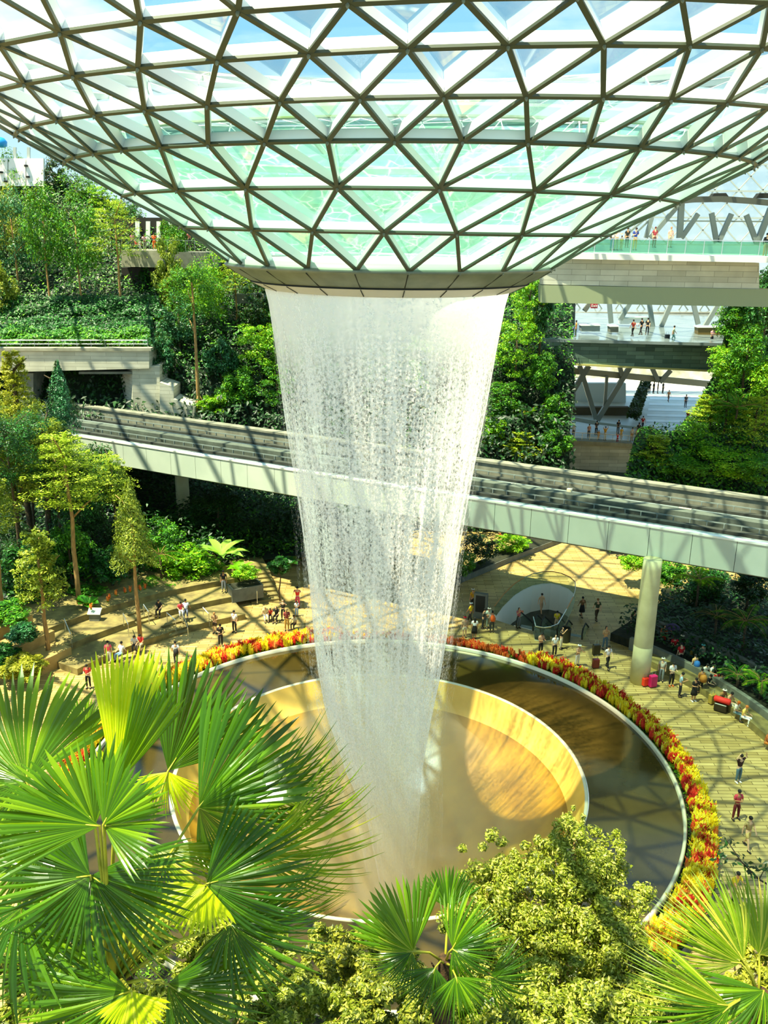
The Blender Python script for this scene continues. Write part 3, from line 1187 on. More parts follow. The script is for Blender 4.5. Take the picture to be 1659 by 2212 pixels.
A0, A1 = PY(1130, 545, 31), PY(1760, 557, 29)
quad_slab('bridge_deck', [A0, A1, A1 + Vector((3, 9, 0)), A0 + Vector((0, 9, 0))], 0.42, m_white, br)
slab_px('stone_band', 1170, 1640, 557, 614, 31.1, 1.0, m_wallst, br, ytop2=568, ybot2=626)
slab_px('edge_beam', 1170, 1700, 616, 654, 31.0, 1.6, mat('olive_beam_paint', '97a07c', 0.6), br, ytop2=626, ybot2=664)
par = tag(empty('glass_parapet', (0, 0, 0)), 'green glass parapet along the bridge at the upper right', 'parapet')
m_pgl = glassmat('green_parapet_glass', 'b9e2cf', 0.22, 0.03, 'a6d8c0')
n_ = 16
for i in range(n_):
    a, b = A0.lerp(A1, i / n_), A0.lerp(A1, (i + 1) / n_)
    d = (b - a).normalized() * 0.03
    mb = MB()
    mb.bar(a + d + Vector((0, .12, .56)), b - d + Vector((0, .12, .56)), 0.02, 0.98)
    mb.build('glass_panel', m_pgl, par)
    mb = MB()
    mb.bar(a + Vector((0, .12, 0)), a + Vector((0, .12, 1.1)), 0.04, 0.04)
    mb.build('post', m_rail, par)
mb = MB()
mb.bar(A0 + Vector((0, .12, 1.12)), A1 + Vector((0, .12, 1.12)), 0.08, 0.06)
mb.build('top_rail', m_rail, par)

# gateway V columns behind the bridge, upper right
def vcol(name, a, b, w, m, parent):
    mb = MB()
    mb.bar(a, b, w, w * 0.8, Vector((0, 1, 0)))
    return mb.build(name, m, parent)


gt = tag(empty('gateway_truss', (0, 0, 0)), 'grey steel V columns and arched beam in front of the bright glass facade, upper right', 'truss')
Yt = 45
for (x0, y0, x1, y1, w) in ((1468, 514, 1472, 436, .5), (1472, 514, 1508, 462, .4), (1548, 524, 1537, 460, .42), (1552, 524, 1580, 462, .42), (1635, 526, 1612, 464, .42), (1634, 528, 1665, 450, .5),
                           (1405, 514, 1468, 440, .4), (1395, 514, 1408, 470, .36), (1350, 510, 1395, 472, .15), (1365, 512, 1440, 440, .15)):
    vcol('v_strut', PY(x0, y0, Yt), PY(x1, y1, Yt), w, m_steelg, gt)
mb = MB()
pts = [PY(x, y, Yt - .5) for x, y in ((1440, 446), (1470, 434), (1500, 431), (1560, 430), (1620, 434), (1680, 440), (1740, 447))]
for a, b in zip(pts, pts[1:]):
    mb.bar(a, b, 0.5, 0.42, Vector((0, 1, 0)))
mb.build('arched_beam', mat('dark_beam', '4a4d44', 0.6), gt)
for x in (1557, 1655):
    o = slab_px('lamp_hood', x - 22, x + 20, 417, 428, Yt - .6, .8, m_dark, gt)
    for v in (0, 4):
        o.data.vertices[v].co += Vector((.35, 0, 0))
    for v in (1, 5):
        o.data.vertices[v].co -= Vector((.35, 0, 0))
mb = MB()
mb.bar(PY(1440, 477, Yt + 1), PY(1700, 479, Yt + 1), 0.12, 0.12)
mb.build('tie_rod', m_steelg, gt)

# far glazed facade
fac = struct(empty('window_1', (0, 0, 0)), 'tall white glazed facade behind the gateway')
m_fgl = glassmat('clear_facade_glass', 'f6fafa', 0.22, 0.05, 'f4f8f6')
Yf = 92
slab_px('milky_glazing', 1180, 1900, 330, 690, Yf, 0.1, m_fgl, fac)
mb = MB()
xs_ = list(range(1180, 1900, 52))
for i, x in enumerate(xs_):
    for (ya, yb) in ((352, 410), (410, 468), (468, 526)):
        mb.bar(PY(x, ya, Yf - .3), PY(x + 52, yb, Yf - .3), 0.16, 0.16)
        mb.bar(PY(x + 52, ya, Yf - .3), PY(x, yb, Yf - .3), 0.16, 0.16)
for y in (352, 410, 468, 526):
    mb.bar(PY(1180, y, Yf - .3), PY(1900, y + 5, Yf - .3), 0.22, 0.22)
mb.build('lattice', m_steell, fac)
mb = MB()
for i, x in enumerate(range(1200, 1640, 46)):
    mb.bar(PY(x, 655, Yf - 1), PY(x + 30, 700, Yf - 1), 0.16, 0.16)
    mb.bar(PY(x + 46, 655, Yf - 1), PY(x + 16, 700, Yf - 1), 0.16, 0.16)
mb.build('lattice', m_steelg, fac)

# middle concourse
con = struct(empty('floor', (0, 0, 0)), 'polished concourse level with a stone edge band, shade put into its dark green')
F0, F1 = PY(1165, 729, 52), PY(1650, 746, 50)
zt = (F0.z + F1.z) / 2
F0.z = F1.z = zt
quad_slab('concourse_floor', [F0, F1, F1 + Vector((12, 40, 0)), F0 + Vector((4, 40, 0))], 0.3, m_poly, con)
slab_px('stone_edge_band', 1165, 1650, 731, 783, 51.9, 0.8, m_walldk, con, ytop2=746, ybot2=806)
slab_px('band_trim', 1165, 1650, 782, 786, 51.7, 1.0, mat('yellow_edge_trim', 'b9b06a', 0.6), con, ytop2=805, ybot2=809)
tr2 = tag(empty('concourse_truss', (0, 0, 0)), 'dark grey slanted columns standing on the middle concourse', 'truss')
for (x0, y0, x1, y1) in ((1236, 716, 1238, 650), (1262, 672, 1276, 652), (1320, 698, 1316, 652), (1340, 690, 1362, 652), (1410, 706, 1402, 652), (1428, 706, 1450, 654), (1508, 700, 1498, 656), (1522, 706, 1552, 656)):
    vcol('slanted_column', PY(x0, y0, 66), PY(x1, y1, 66), 0.5, m_steelg if x0 > 1300 else m_concd, tr2)
slab_px('shop_dark_wall', 1165, 1236, 650, 700, 62, 1, m_dark, con)
slab_px('far_counter_wall', 1238, 1700, 675, 690, 84, 1, m_concd, con)
slab_px('far_counter_wall', 1238, 1700, 690, 712, 82, 1, mat('cream_counter', 'd9d2b6', 0.7), con)


def sign(name, x0, x1, y0, y1, Y, txts, bgc, fgc, label, emis=0.0):
    e = tag(empty(name, PY(x0, y1, Y)), label, 'sign')
    inv = -e.location
    if bgc:
        a, b, c, d = PY(x0, y0, Y), PY(x1, y0, Y), PY(x1, y1, Y), PY(x0, y1, Y)
        mb = MB()
        vs = [p + inv for p in (a, b, c, d)] + [p + inv + Vector((0, .12, 0)) for p in (a, b, c, d)]
        mb.add(vs, [(0, 1, 2, 3)[::-1], (4, 5, 6, 7), (0, 4, 5, 1)[::-1], (1, 5, 6, 2)[::-1], (2, 6, 7, 3)[::-1], (3, 7, 4, 0)[::-1]])
        mb.build('board', bgc, e)
    for (t, x, y, hpx) in txts:
        cu = bpy.data.curves.new('lettering', 'FONT')
        cu.body = t
        ppm = FPX / proj(PY(x, y, Y))[2]
        cu.size = hpx / ppm * 1.4
        cu.extrude = 0.01
        cu.align_x = 'CENTER'
        cu.align_y = 'CENTER'
        cu.materials.append(fgc)
        tmp = link('lettering', cu)
        me = bpy.data.meshes.new_from_object(tmp.evaluated_get(bpy.context.evaluated_depsgraph_get()))
        bpy.data.objects.remove(tmp)
        o = link('lettering', me, e, PY(x, y, Y) + inv + Vector((0, -.03, 0)))
        o.rotation_euler = (math.pi / 2, 0, 0)


m_red = mat('sign_red', 'a5122c', 0.5)
sign('hanging_sign', 1276, 1291, 655, 666, 60, [('Exit', 1283.5, 660.5, 6)], m_red, m_white, 'small red hanging Exit sign under the bridge beam')
m_purp = bpy.data.materials.new('lit_violet_letters')
m_purp.use_nodes = True
m_purp.node_tree.nodes['Principled BSDF'].inputs['Emission Color'].default_value = srgb('a79cff')
m_purp.node_tree.nodes['Principled BSDF'].inputs['Emission Strength'].default_value = 1.4
sign('shop_sign', 1216, 1240, 690, 715, 58, [('Free', 1226, 698, 6.5), ('Tree', 1231, 707, 6)], None, m_purp, 'small lit violet shop lettering at the dark left end of the concourse')
# counters and seats on the concourse
for (x0, x1, y0, y1, Y, m, lab) in ((1256, 1296, 704, 716, 57, m_steelg, 'grey counter on the concourse nearest the dark shop'), (1318, 1336, 706, 718, 57, m_concd, 'small grey counter at the middle of the concourse'),
                                    (1341, 1400, 688, 700, 66, m_white, 'long white counter behind the concourse crowd'), (1508, 1568, 708, 728, 58, mat('brown_counter', '6d5a2a', 0.5), 'brown topped bar counter at the right end of the concourse')):
    e = tag(empty('counter', PY(x0, y1, Y)), lab, 'counter')
    inv = -e.location
    o = slab_px('front', x0, x1, y0, y1, Y, 1.2, m, e)
    o.location = inv
    o = slab_px('worktop', x0 - 1, x1 + 1, y0 - 2, y0, Y - .1, 1.4, m_white if m is not m_white else m_steell, e)
    o.location = inv

# lower gateway: V columns, beam, hedge, striped floor, wall
lg = struct(empty('floor', (0, 0, 0)), 'lower garden level behind the railing at the right')
Z0 = PY(1310, 955, 62).z
quad_slab('lower_floor', [Vector((PY(1215, 950, 62).x, 61.5, Z0)), Vector((PY(1650, 950, 62).x, 61.5, Z0)), Vector((80, 130, Z0)), Vector((10, 130, Z0))], 0.3, mat('pale_garden_floor', 'c4c8c0', 0.35, 0, 'b0b4ac', .5), lg)
slab_px('lower_wall', 1200, 1470, 958, 1010, 61.6, 1.2, m_wallst, lg, ytop2=972, ybot2=1030)
slab_px('lower_plinth', 1200, 1470, 1010, 1040, 61.9, 1.2, m_walldk, lg, ytop2=1030, ybot2=1060)
slab_px('wall_coping', 1200, 1470, 950, 958, 61.3, 1.6, m_conc, lg, ytop2=964, ybot2=972)
mb = MB()
m_str = mat('pale_floor_stripe', 'd4dada', 0.3)
for i in range(8):
    y = 858 + i * 12
    a, b = PZ(1404 - i * 2, y, Z0 + .02), PZ(1560, y + 4, Z0 + .02)
    c, d = PZ(1560, y + 9, Z0 + .02), PZ(1404 - i * 2, y + 5, Z0 + .02)
    mb.add([a, b, c, d], [(0, 1, 2, 3)[::-1]])
mb.build('floor_stripes', m_str, lg)
slab_px('pale_side_wall', 1190, 1352, 828, 880, 88, 1, mat('pale_grey_green_wall', 'c9d3cc', 0.6), lg)
slab_px('brown_planter_wall', 1200, 1360, 880, 922, 78, 1, mat('dark_brown_wall', '5a5038', 0.9), lg)  # plain dark brown
slab_px('far_light_wall', 1190, 1600, 792, 830, 110, 1, mat('far_pale_wall', 'dedccc', 0.8, 0, '9c9a80', 0.5), lg)
hg = []
lt = tag(empty('lower_truss', (0, 0, 0)), 'big grey crossing steel columns and beam below the middle concourse', 'truss')
for (x0, y0, x1, y1, w) in ((1218, 876, 1272, 790, .6), (1252, 790, 1287, 905, .55), (1290, 908, 1362, 790, .6), (1338, 790, 1344, 812, .5), (1425, 826, 1449, 800, .5), (1422, 824, 1409, 796, .5), (1311, 812, 1306, 878, .35), (1240, 850, 1238, 880, .35)):
    vcol('slanted_column', PY(x0, y0, 70), PY(x1, y1, 70), w, m_steelg, lt)
mb = MB()
mb.bar(PY(1185, 796, 70.5), PY(1660, 842, 70.5), 0.7, 0.6, Vector((0, 1, 0)))
mb.build('cross_beam', mat('beige_grey_beam', 'a5a791', 0.6), lt)
mb = MB()
mb.bar(PY(1225, 902, 69), PY(1290, 914, 69), 0.3, 0.5)
mb.bar(PY(1290, 914, 69), PY(1420, 930, 69), 0.2, 0.3)
mb.build('foot_beam', m_steell, lt)
lr = tag(empty('lower_railing', (0, 0, 0)), 'steel railing in front of the small crowd on the lower level', 'railing')
mb = MB()
a, b = PY(1225, 933, 61.7), PY(1440, 946, 61.7)
mb.bar(a, b, 0.06, 0.06)
mb.bar(a - Vector((0, 0, .5)), b - Vector((0, 0, .5)), 0.03, 0.03)
mb.build('top_rail', m_rail, lr)
for i in range(14):
    p = a.lerp(b, i / 13)
    mb = MB()
    mb.bar(p, p - Vector((0, 0, 1.1)), 0.04, 0.04)
    mb.build('post', m_rail, lr)

# back of the hall under the roof, behind everything
mb = MB()
mb.lathe([(112, -2), (112, 12)], 60, a0=R(95), a1=R(180))
struct(mb.build('wall_back', m_concd), 'far dim hall wall')

# ------------------------------------------------------------------ curved seating terraces at the left
def arc(a0, a1, r0, r1, z0, z1, m, name, parent, cap=True, n=40):
    mb = MB()
    A = [R(a0 + (a1 - a0) * i / n) for i in range(n + 1)]
    vs = []
    for t in A:
        c, s = math.cos(t), math.sin(t)
        vs += [Vector((r0 * c, r0 * s, z0)), Vector((r1 * c, r1 * s, z0)), Vector((r1 * c, r1 * s, z1)), Vector((r0 * c, r0 * s, z1))]
    fs = []
    for i in range(n):
        b = 4 * i
        for j in range(4):
            k = (j + 1) % 4
            fs.append((b + j, b + 4 + j, b + 4 + k, b + k))
    fs += [(0, 1, 2, 3), (4 * n + 3, 4 * n + 2, 4 * n + 1, 4 * n)]
    mb.add(vs, fs)
    bm = bmesh.new()
    me = mesh_from(name, mb.v, mb.f, m)
    bm.from_mesh(me)
    bmesh.ops.recalc_face_normals(bm, faces=bm.faces[:])
    bm.to_mesh(me)
    bm.free()
    return link(name, me, parent)


G3 = [[Vector((q * math.cos(R(a)), q * math.sin(R(a)), z)) for a in (166, 155, 145, 135, 125, 117, 107, 97, 88)] for q, z in ((31.5, 1.0), (36, 1.7), (42, 2.4), (50, 4.5))]
struct(grid_surface('hill_terrace', G3, m_hill), 'dark planted ground behind the left seating terraces')
T1, T2, T3 = 22.4, 24.9, 27.3
amph = struct(empty('floor', (0, 0, 0)), 'curved stone seating terraces at the left of the plaza')
arc(116.5, 127.5, T1, 34, 0.0, 0.45, m_step, 'terrace_tier', amph)
arc(131.5, 150, T1, 34, 0.0, 0.45, m_step, 'terrace_tier', amph)
arc(127.5, 131.5, T1 + 1.2, 34, 0.0, 0.45, m_step, 'terrace_tier', amph)
arc(114, 131.0, T2, 34, 0.45, 0.9, m_step, 'terrace_tier', amph)
arc(134.5, 150, T2, 34, 0.45, 0.9, m_step, 'terrace_tier', amph)
arc(131.0, 134.5, T2 + 1.2, 34, 0.45, 0.9, m_step, 'terrace_tier', amph)
arc(115, 150, T3, 34, 0.9, 1.35, m_step, 'terrace_tier', amph)
for (a0, a1, rr, z) in ((127.5, 131.5, T1, 0), (131.0, 134.5, T2, .45)):
    for k in range(2):
        arc(a0, a1, rr + k * 0.4, rr + 1.2, z + k * 0.15, z + 0.15 + k * 0.15, m_step, 'stair_tread', amph, n=8)
# broad stair toward the waterfall side
for k in range(7):
    arc(108.5, 113.5, 25.0 + k * 0.55, 32, k * 0.16, (k + 1) * 0.16, m_step, 'stair_tread', amph, n=8)
# right-hand curved bench ledge
ledge = tag(empty('curved_bench_ledge', (0, 0, 0)), 'long curved stone ledge people sit on at the right of the plaza', 'bench')
arc(-25, 40, 22.35, 23.4, 0.0, 0.45, m_step, 'seat', ledge)
arc(-25, 43, 23.4, 23.7, 0.0, 0.9, m_concd, 'kerb', ledge)
arc(-25, 46, 26.4, 26.7, 0.0, 1.3, m_concd, 'kerb', ledge)
arc(-25, 47, 23.7, 40, 0.0, 0.6, m_soil, 'planting_soil', ledge)

# planters and plinths
def planter(name, corners, h, m, label, cat='planter', soil=True):
    c = sum((Vector(p) for p in corners), Vector()) / len(corners)
    e = tag(empty(name, (c.x, c.y, c.z)), label, cat)
    k = len(corners)
    mb = MB()
    vs = [Vector(p) - c for p in corners] + [Vector(p) - c + Vector((0, 0, h)) for p in corners]
    mb.add(vs, [(i, (i + 1) % k, k + (i + 1) % k, k + i) for i in range(k)] + [tuple(range(k, 2 * k))])
    mb.build('box', m, e)
    if soil:
        mb = MB()
        vs = [(Vector(p) - c) * 0.88 + Vector((0, 0, h + .03)) for p in corners]
        mb.add(vs, [tuple(range(k))])
        mb.build('soil', m_soil, e)
    return e


def quadc(x, y, z, w, d, rot):
    c = PZ(x, y, z)
    q = []
    for sx, sy in ((-1, -1), (1, -1), (1, 1), (-1, 1)):
        v = Vector((sx * w / 2, sy * d / 2, 0))
        v.rotate(Matrix.Rotation(rot, 3, 'Z'))
        q.append(c + v)
    return q


m_bench = mat('warm_bench_stone', 'b89a5c', 0.7, 0, '9d8148', 1.2)
planter('stone_bench_block', quadc(90, 1442, 0, 3.4, 1.9, R(60)), 1.0, m_bench, 'sunlit stone block bench at the lower end of the left terraces', 'bench', False)
planter('stone_bench_block', quadc(60, 1412, 0.45, 3.2, 1.7, R(60)), 1.25, m_bench, 'second stone block bench, one step above the lowest block', 'bench', False)
planter('stone_bench_block', quadc(8, 1385, 0.9, 3.4, 2.0, R(60)), 1.5, m_bench, 'topmost stone block at the left frame edge beside the ivy', 'bench', False)
planter('square_planter', quadc(530, 1290, 0.45, 2.5, 1.3, R(28)), 1.05, m_concd, 'large grey concrete planter with red flowers at the top of the steps')
planter('long_planter', [PZ(x, y, 0) for x, y in ((930, 1290), (1000, 1240), (1160, 1160), (1215, 1172), (1110, 1212), (985, 1264))][::-1], 0.5, m_concd, 'long low planter with red flowers under the guideway near the escalator')
e = tag(empty('information_lectern', PZ(207, 1352, .45)), 'grey information lectern with a tilted panel on the left terrace', 'sign')
mb = MB()
mb.box((0, 0, .5), (.7, .4, 1.0))
mb.build('stand', m_concd, e)
mb = MB()
mb.box((0, 0, 0), (.9, .6, .06), M=Matrix.Translation((0, 0, 1.12)) @ Matrix.Rotation(R(28), 4, 'X'))
mb.build('panel', mat('pale_green_panel_face', 'cfe0c8', 0.4), e)
for (x0, y0, x1, y1, z, lab) in ((362, 1328, 380, 1348, .45, 'handrail on the stair nearest the lectern'), (394, 1326, 408, 1368, 0.2, 'handrail left of the lower stair'), (440, 1316, 452, 1334, 0.45, 'handrail right of the lower stair'),
                                 (268, 1330, 278, 1358, .9, 'handrail beside the paved upper stair'), (312, 1310, 322, 1330, .9, 'small handrail beside the thin trunk tree on the terrace'), (142, 1342, 155, 1380, .9, 'handrail at the upper left stair'), (545, 1250, 557, 1288, .6, 'handrail at the head of the broad stair')):
    a, b = PZ(x0, y0 + 22, z), PZ(x1, y1 + 10, z)
    e = tag(empty('handrail', a), 'thin steel ' + lab, 'handrail')
    d = b - a
    d.z = 0
    if d.length > 2.2:
        d = d.normalized() * 2.2
    mb = MB()
    h = Vector((0, 0, 0.95))
    mb.tube([Vector((0, 0, 0)), h, d + h * .7, d + Vector((0, 0, -.3))], 0.03, 6)
    mb.build('rail', m_rail, e)

# ------------------------------------------------------------------ escalator well
esc = empty('escalator_well', (ESC[0].x, ESC[0].y, 0), label='oval escalator opening in the plaza with white inner walls', cat='escalator')
inv = -Vector((ESC[0].x, ESC[0].y, 0))
mb = MB()
k = len(ESC)
m_wellw = mat('white_well_lining', 'f6f3e4', 0.5)
for i in range(k - 1):
    a, b = ESC[i] + inv, ESC[i + 1] + inv
    m = 0
    mb.add([a + Vector((0, 0, .06)), b + Vector((0, 0, .06)), b - Vector((0, 0, 2.3)), a - Vector((0, 0, 2.3))], [(0, 1, 2, 3)], 0)
    mb.add([a - Vector((0, 0, 2.3)), b - Vector((0, 0, 2.3)), b - Vector((0, 0, 6)), a - Vector((0, 0, 6))], [(0, 1, 2, 3)], 1)
mb.build('lining', [m_wellw, m_concd], esc)
mb = MB()
mb.add([p + inv - Vector((0, 0, 6)) for p in ESC], [tuple(range(k))[::-1]])
mb.build('lower_floor', m_concd, esc)
m_bgl = glassmat('clear_balustrade_glass', 'd5e6d4', 0.10, 0.03, 'd0e0c8')
for i in list(range(0, 17)):
    a, b = ESC[i] + inv, ESC[i + 1] + inv
    mb = MB()
    mb.add([a, b, b + Vector((0, 0, 1.05)), a + Vector((0, 0, 1.05))], [(0, 1, 2, 3)])
    mb.build('balustrade_glass', m_bgl, esc)
    mb = MB()
    mb.bar(a + Vector((0, 0, 1.08)), b + Vector((0, 0, 1.08)), 0.07, 0.05)
    mb.build('handrail', m_rail if i > 2 and i not in (5, 6, 7, 8, 11) else mat('copper_handrail', 'c98a52', 0.3, 0.6), esc)
dirv = (PZ(1180, 1275, 0) - PZ(1125, 1362, 0)).normalized()
sdv = Vector((dirv.y, -dirv.x, 0))
s0 = PZ(1112, 1357, 0) + inv
for j in range(3):
    o0 = s0 + sdv * (0.2 + j * 1.75)
    es_ = MB()
    for q in range(14):
        es_.box(o0 + dirv * (0.6 + q * 0.4) + sdv * .6 - Vector((0, 0, 0.1 + q * 0.22)), (1.0, .4, .22), math.atan2(dirv.y, dirv.x) - math.pi / 2)
    es_.build('moving_steps', m_steelg, esc)
    for t in (0, 1.2):
        mb = MB()
        p = o0 + sdv * t
        path = [p + dirv * -.3 + Vector((0, 0, .2)), p + dirv * -.45 + Vector((0, 0, .65)), p + dirv * -.2 + Vector((0, 0, .98)), p + dirv * .8 + Vector((0, 0, .98)), p + dirv * 6 - Vector((0, 0, 2.2))]
        mb.tube(path, 0.055, 6)
        mb.build('moving_handrail', m_dark, esc)
        mb = MB()
        mb.add([p + Vector((0, 0, 0)), p + dirv * .8 + Vector((0, 0, 0)), p + dirv * 6 - Vector((0, 0, 3.1)), p + dirv * 6 - Vector((0, 0, 2.25)), p + dirv * .8 + Vector((0, 0, .93)), p + Vector((0, 0, .93))], [(0, 1, 2, 3, 4, 5)])
        mb.build('side_glass', m_bgl, esc)
c = PZ(1220, 1385, 0)
mb = MB()
mb.lathe([(0.01, 0), (.36, 0), (.38, 1.0), (.34, 1.05), (.30, 1.0), (.30, .8), (.01, .8)], 24)
tag(mb.build('litter_bin', mat('dark_bronze_bin', '2c2816', 0.5), None, c, smooth=False), 'dark round litter bin beside the escalator balustrade', 'bin')
c = PZ(1037, 1335, 0)
e = tag(empty('information_kiosk', c, R(-20)), 'grey standing kiosk panel beside the group left of the escalator', 'kiosk')
mb = MB()
mb.box((0, 0, 1.0), (1.0, .35, 2.0))
mb.build('cabinet', m_concd, e)
mb = MB()
mb.box((0, -.19, 1.2), (.7, .03, 1.3))
mb.build('screen', m_dark, e)

# ------------------------------------------------------------------ planting
rng = np.random.default_rng(11)


def unit(n, g):
    v = g.normal(0, 1, (n, 3))
    return v / np.linalg.norm(v, axis=1, keepdims=True)


def crown_pts(kind, n, seed):
    """unit crown: radius about 1, from z=-1 to 1"""
    g = np.random.default_rng(seed)
    if kind == 'broad':
        nb = 46
        cs = unit(nb, g) * (g.uniform(0.45, 0.88, nb)[:, None]) * np.array([1, 1, 1.0])
        rs = g.uniform(0.17, 0.34, nb)
        k = g.integers(0, nb, n)
        d = unit(n, g)
        d[:, 2] = np.where(g.random(n) < 0.65, np.abs(d[:, 2]), d[:, 2])
        C = cs[k] + d * (rs[k] * g.uniform(0.6, 1.08, n))[:, None]
        N = d + np.array([0, 0, 0.7])
    elif kind == 'tier':
        C, N = [], []
        A_ = 52
        m = n // A_
        for t in range(A_):
            u = (t + g.uniform(0, 1)) / A_
            z0 = -0.92 + 1.8 * u
            rr = (1.0 - 0.72 * max(0, u - 0.2) - .25 * max(0, .2 - u)) * g.uniform(0.6, 1.05)
            a0 = t * 2.4 + g.normal(0, .3)
            q = np.sqrt(g.random(m))
            a = a0 + g.normal(0, 0.30, m) * (1.15 - .5 * q)
            r_ = rr * q
            zz = z0 + g.uniform(.02, .16) * r_ - .10 * r_ ** 3 + g.normal(0, 0.03, m)
            C.append(np.stack([r_ * np.cos(a), r_ * np.sin(a), zz], 1))
            N.append(np.tile([[0, 0, 1.0]], (m, 1)) + g.normal(0, 0.2, (m, 3)))
        C, N = np.concatenate(C), np.concatenate(N)
    elif kind == 'cone':
        z = g.uniform(-1, 1, n) ** 1
        z = -1 + 2 * g.random(n) ** 1.3
        rr = (1 - (z + 1) / 2) ** 0.75 * 0.95 + 0.08
        a = g.uniform(0, 2 * math.pi, n)
        lump = 0.82 + 0.22 * np.sin(a * 5 + z * 7) * np.cos(z * 11 + a * 2)
        r_ = rr * lump * np.sqrt(g.uniform(0.35, 1.0, n))
        C = np.stack([r_ * np.cos(a), r_ * np.sin(a), z + 0.12 * np.sin(a * 3)], 1)
        N = np.stack([np.cos(a), np.sin(a), np.full(n, 1.1)], 1)
    else:  # column / climbing mass
        nb = 60
        a = g.uniform(0, 6.283, nb)
        z = g.uniform(-.92, .92, nb)
        q = g.uniform(.25, .85, nb) * (1 - .35 * np.abs(z) ** 2)
        cs = np.stack([q * np.cos(a), q * np.sin(a), z], 1)
        rs = g.uniform(.14, .36, nb)
        k = g.integers(0, nb, n)
        d = unit(n, g)
        C = cs[k] + d * (rs[k] * g.uniform(.5, 1.1, n))[:, None] * np.array([1, 1, .55])
        N = d + np.array([0, 0, 0.8])
    return C, N


PROTO = {}


def crown_mesh(kind, m, rel, n, var):
    key = (kind, m.name, round(rel, 3), n, var)
    if key not in PROTO:
        C, N = crown_pts(kind, n, 100 + var)
        PROTO[key] = leaf_mesh('crown_' + kind, C, N, rel, m, seed=var, jit=0.3)
    return PROTO[key]


def trunk_mesh(h, r0, r1, lean, m, seed, props=False, fork=3, cr=2.0):
    g = random.Random(seed)
    mb = MB()
    pts = [Vector((0, 0, -0.3))]
    for i in range(1, 6):
        t = i / 5
        pts.append(Vector((lean * t + g.uniform(-.08, .08), g.uniform(-.08, .08), h * t)))
    mb.tube(pts, [r0 + (r1 - r0) * i / 5 for i in range(6)], 7)
    for k in range(fork):
        a = g.uniform(0, 6.3)
        s = pts[3 + k % 3]
        L = min(h * g.uniform(.18, .3), cr * .6)
        e = s + Vector((math.cos(a) * L, math.sin(a) * L, L * .9))
        mb.tube([s, s.lerp(e, .5) + Vector((0, 0, .1)), e], [r1 * .9, r1 * .6, r1 * .25], 5)
    if props:
        for k in range(3):
            a = k * 2.1 + 0.4
            mb.tube([Vector((math.cos(a) * .8, math.sin(a) * .8, -0.1)), Vector((0, 0, 1.9))], .05, 5)
    return mesh_from('trunk', mb.v, mb.f, m, smooth=True)


TREES = []


def tree(x, yb, yt, w, Y, kind, m, label, cat='tree', crown_bot=None, rel=None, n=None, tr=0.13, props=False, bark=None, base=None, name='tree', lean=0.0, depthf=0.9, trunk=True):
    """x,yb = foot in the photo; yt = top; w = crown width; all on plane Y"""
    foot = PY(x, yb, Y) if base is None else Vector(base)
    Y = foot.y
    top = PY(x, yt, Y)
    cb = PY(x, crown_bot if crown_bot else yb - (yb - yt) * 0.25, Y)
    if isinstance(base, tuple):
        foot.x = (top.x + cb.x) / 2
    ppm = FPX / proj(top)[2]
    rad = w / ppm / 2
    e = tag(empty(name, foot), label, cat)
    v = len(TREES) % 3
    TREES.append(e)
    hz = max(0.3, (top.z - cb.z) / 2)
    if rel is None:
        rel = min(0.16, max(0.05, 0.24 / max(rad, .5)))
    if n is None:
        n = 4200 if kind == 'tier' else 5200
    o = link('crown', crown_mesh(kind, m, rel, n, v), e, (lean, 0, (top.z + cb.z) / 2 - foot.z), rotz=v * 1.3 + len(TREES) * .7, scale=(rad, rad * depthf, hz))
    if trunk:
        H_ = (top.z + cb.z) / 2 - foot.z + hz * 0.3
        link('trunk', trunk_mesh(max(H_, .6), tr, tr * .45, lean, bark or m_barkd, len(TREES), props, cr=rad), e)
    return e


def scatter_grid(rows, n, lift, seed, keep=None):
    g = np.random.default_rng(seed)
    P = np.array([[list(p) for p in r_] for r_ in rows], float)
    J, I = P.shape[0] - 1, P.shape[1] - 1
    ar, cells = [], []
    for j in range(J):
        for i in range(I):
            a, b, c, d = P[j, i], P[j, i + 1], P[j + 1, i + 1], P[j + 1, i]
            ar.append(np.linalg.norm(np.cross(c - a, d - b)) / 2)
            cells.append((a, b, c, d))
    ar = np.array(ar)
    k = g.choice(len(ar), n, p=ar / ar.sum())
    cl = np.array(cells)[k]
    u, v = g.random((n, 1)), g.random((n, 1))
    Q = cl[:, 0] * (1 - u) * (1 - v) + cl[:, 1] * u * (1 - v) + cl[:, 2] * u * v + cl[:, 3] * (1 - u) * v
    nr = np.cross(cl[:, 1] - cl[:, 0], cl[:, 3] - cl[:, 0])
    nr /= np.linalg.norm(nr, axis=1, keepdims=True) + 1e-9
    nr *= np.sign(nr[:, 2:3] + 1e-6)
    cl_ = 0.5 + 0.5 * np.sin(Q[:, 0] * 1.1 + 1.7 * np.sin(Q[:, 2] * .9)) * np.cos(Q[:, 1] * 1.3 + Q[:, 2] * 1.9)
    Q = Q + nr * (lift * (0.25 + cl_) * g.random(n))[:, None] + np.array([0, 0, 1]) * (lift * .3 * g.random(n))[:, None]
    return Q, nr + np.array([0, -0.4, 0.6])


def cover(name, rows, n, size, m, label, lift=1.0, seed=1, cat='ground cover'):
    C, N = scatter_grid(rows, n, lift, seed)
    o = link(name, leaf_mesh(name, C, N, size, m, seed))
    return tag(o, label, cat, kind='stuff')


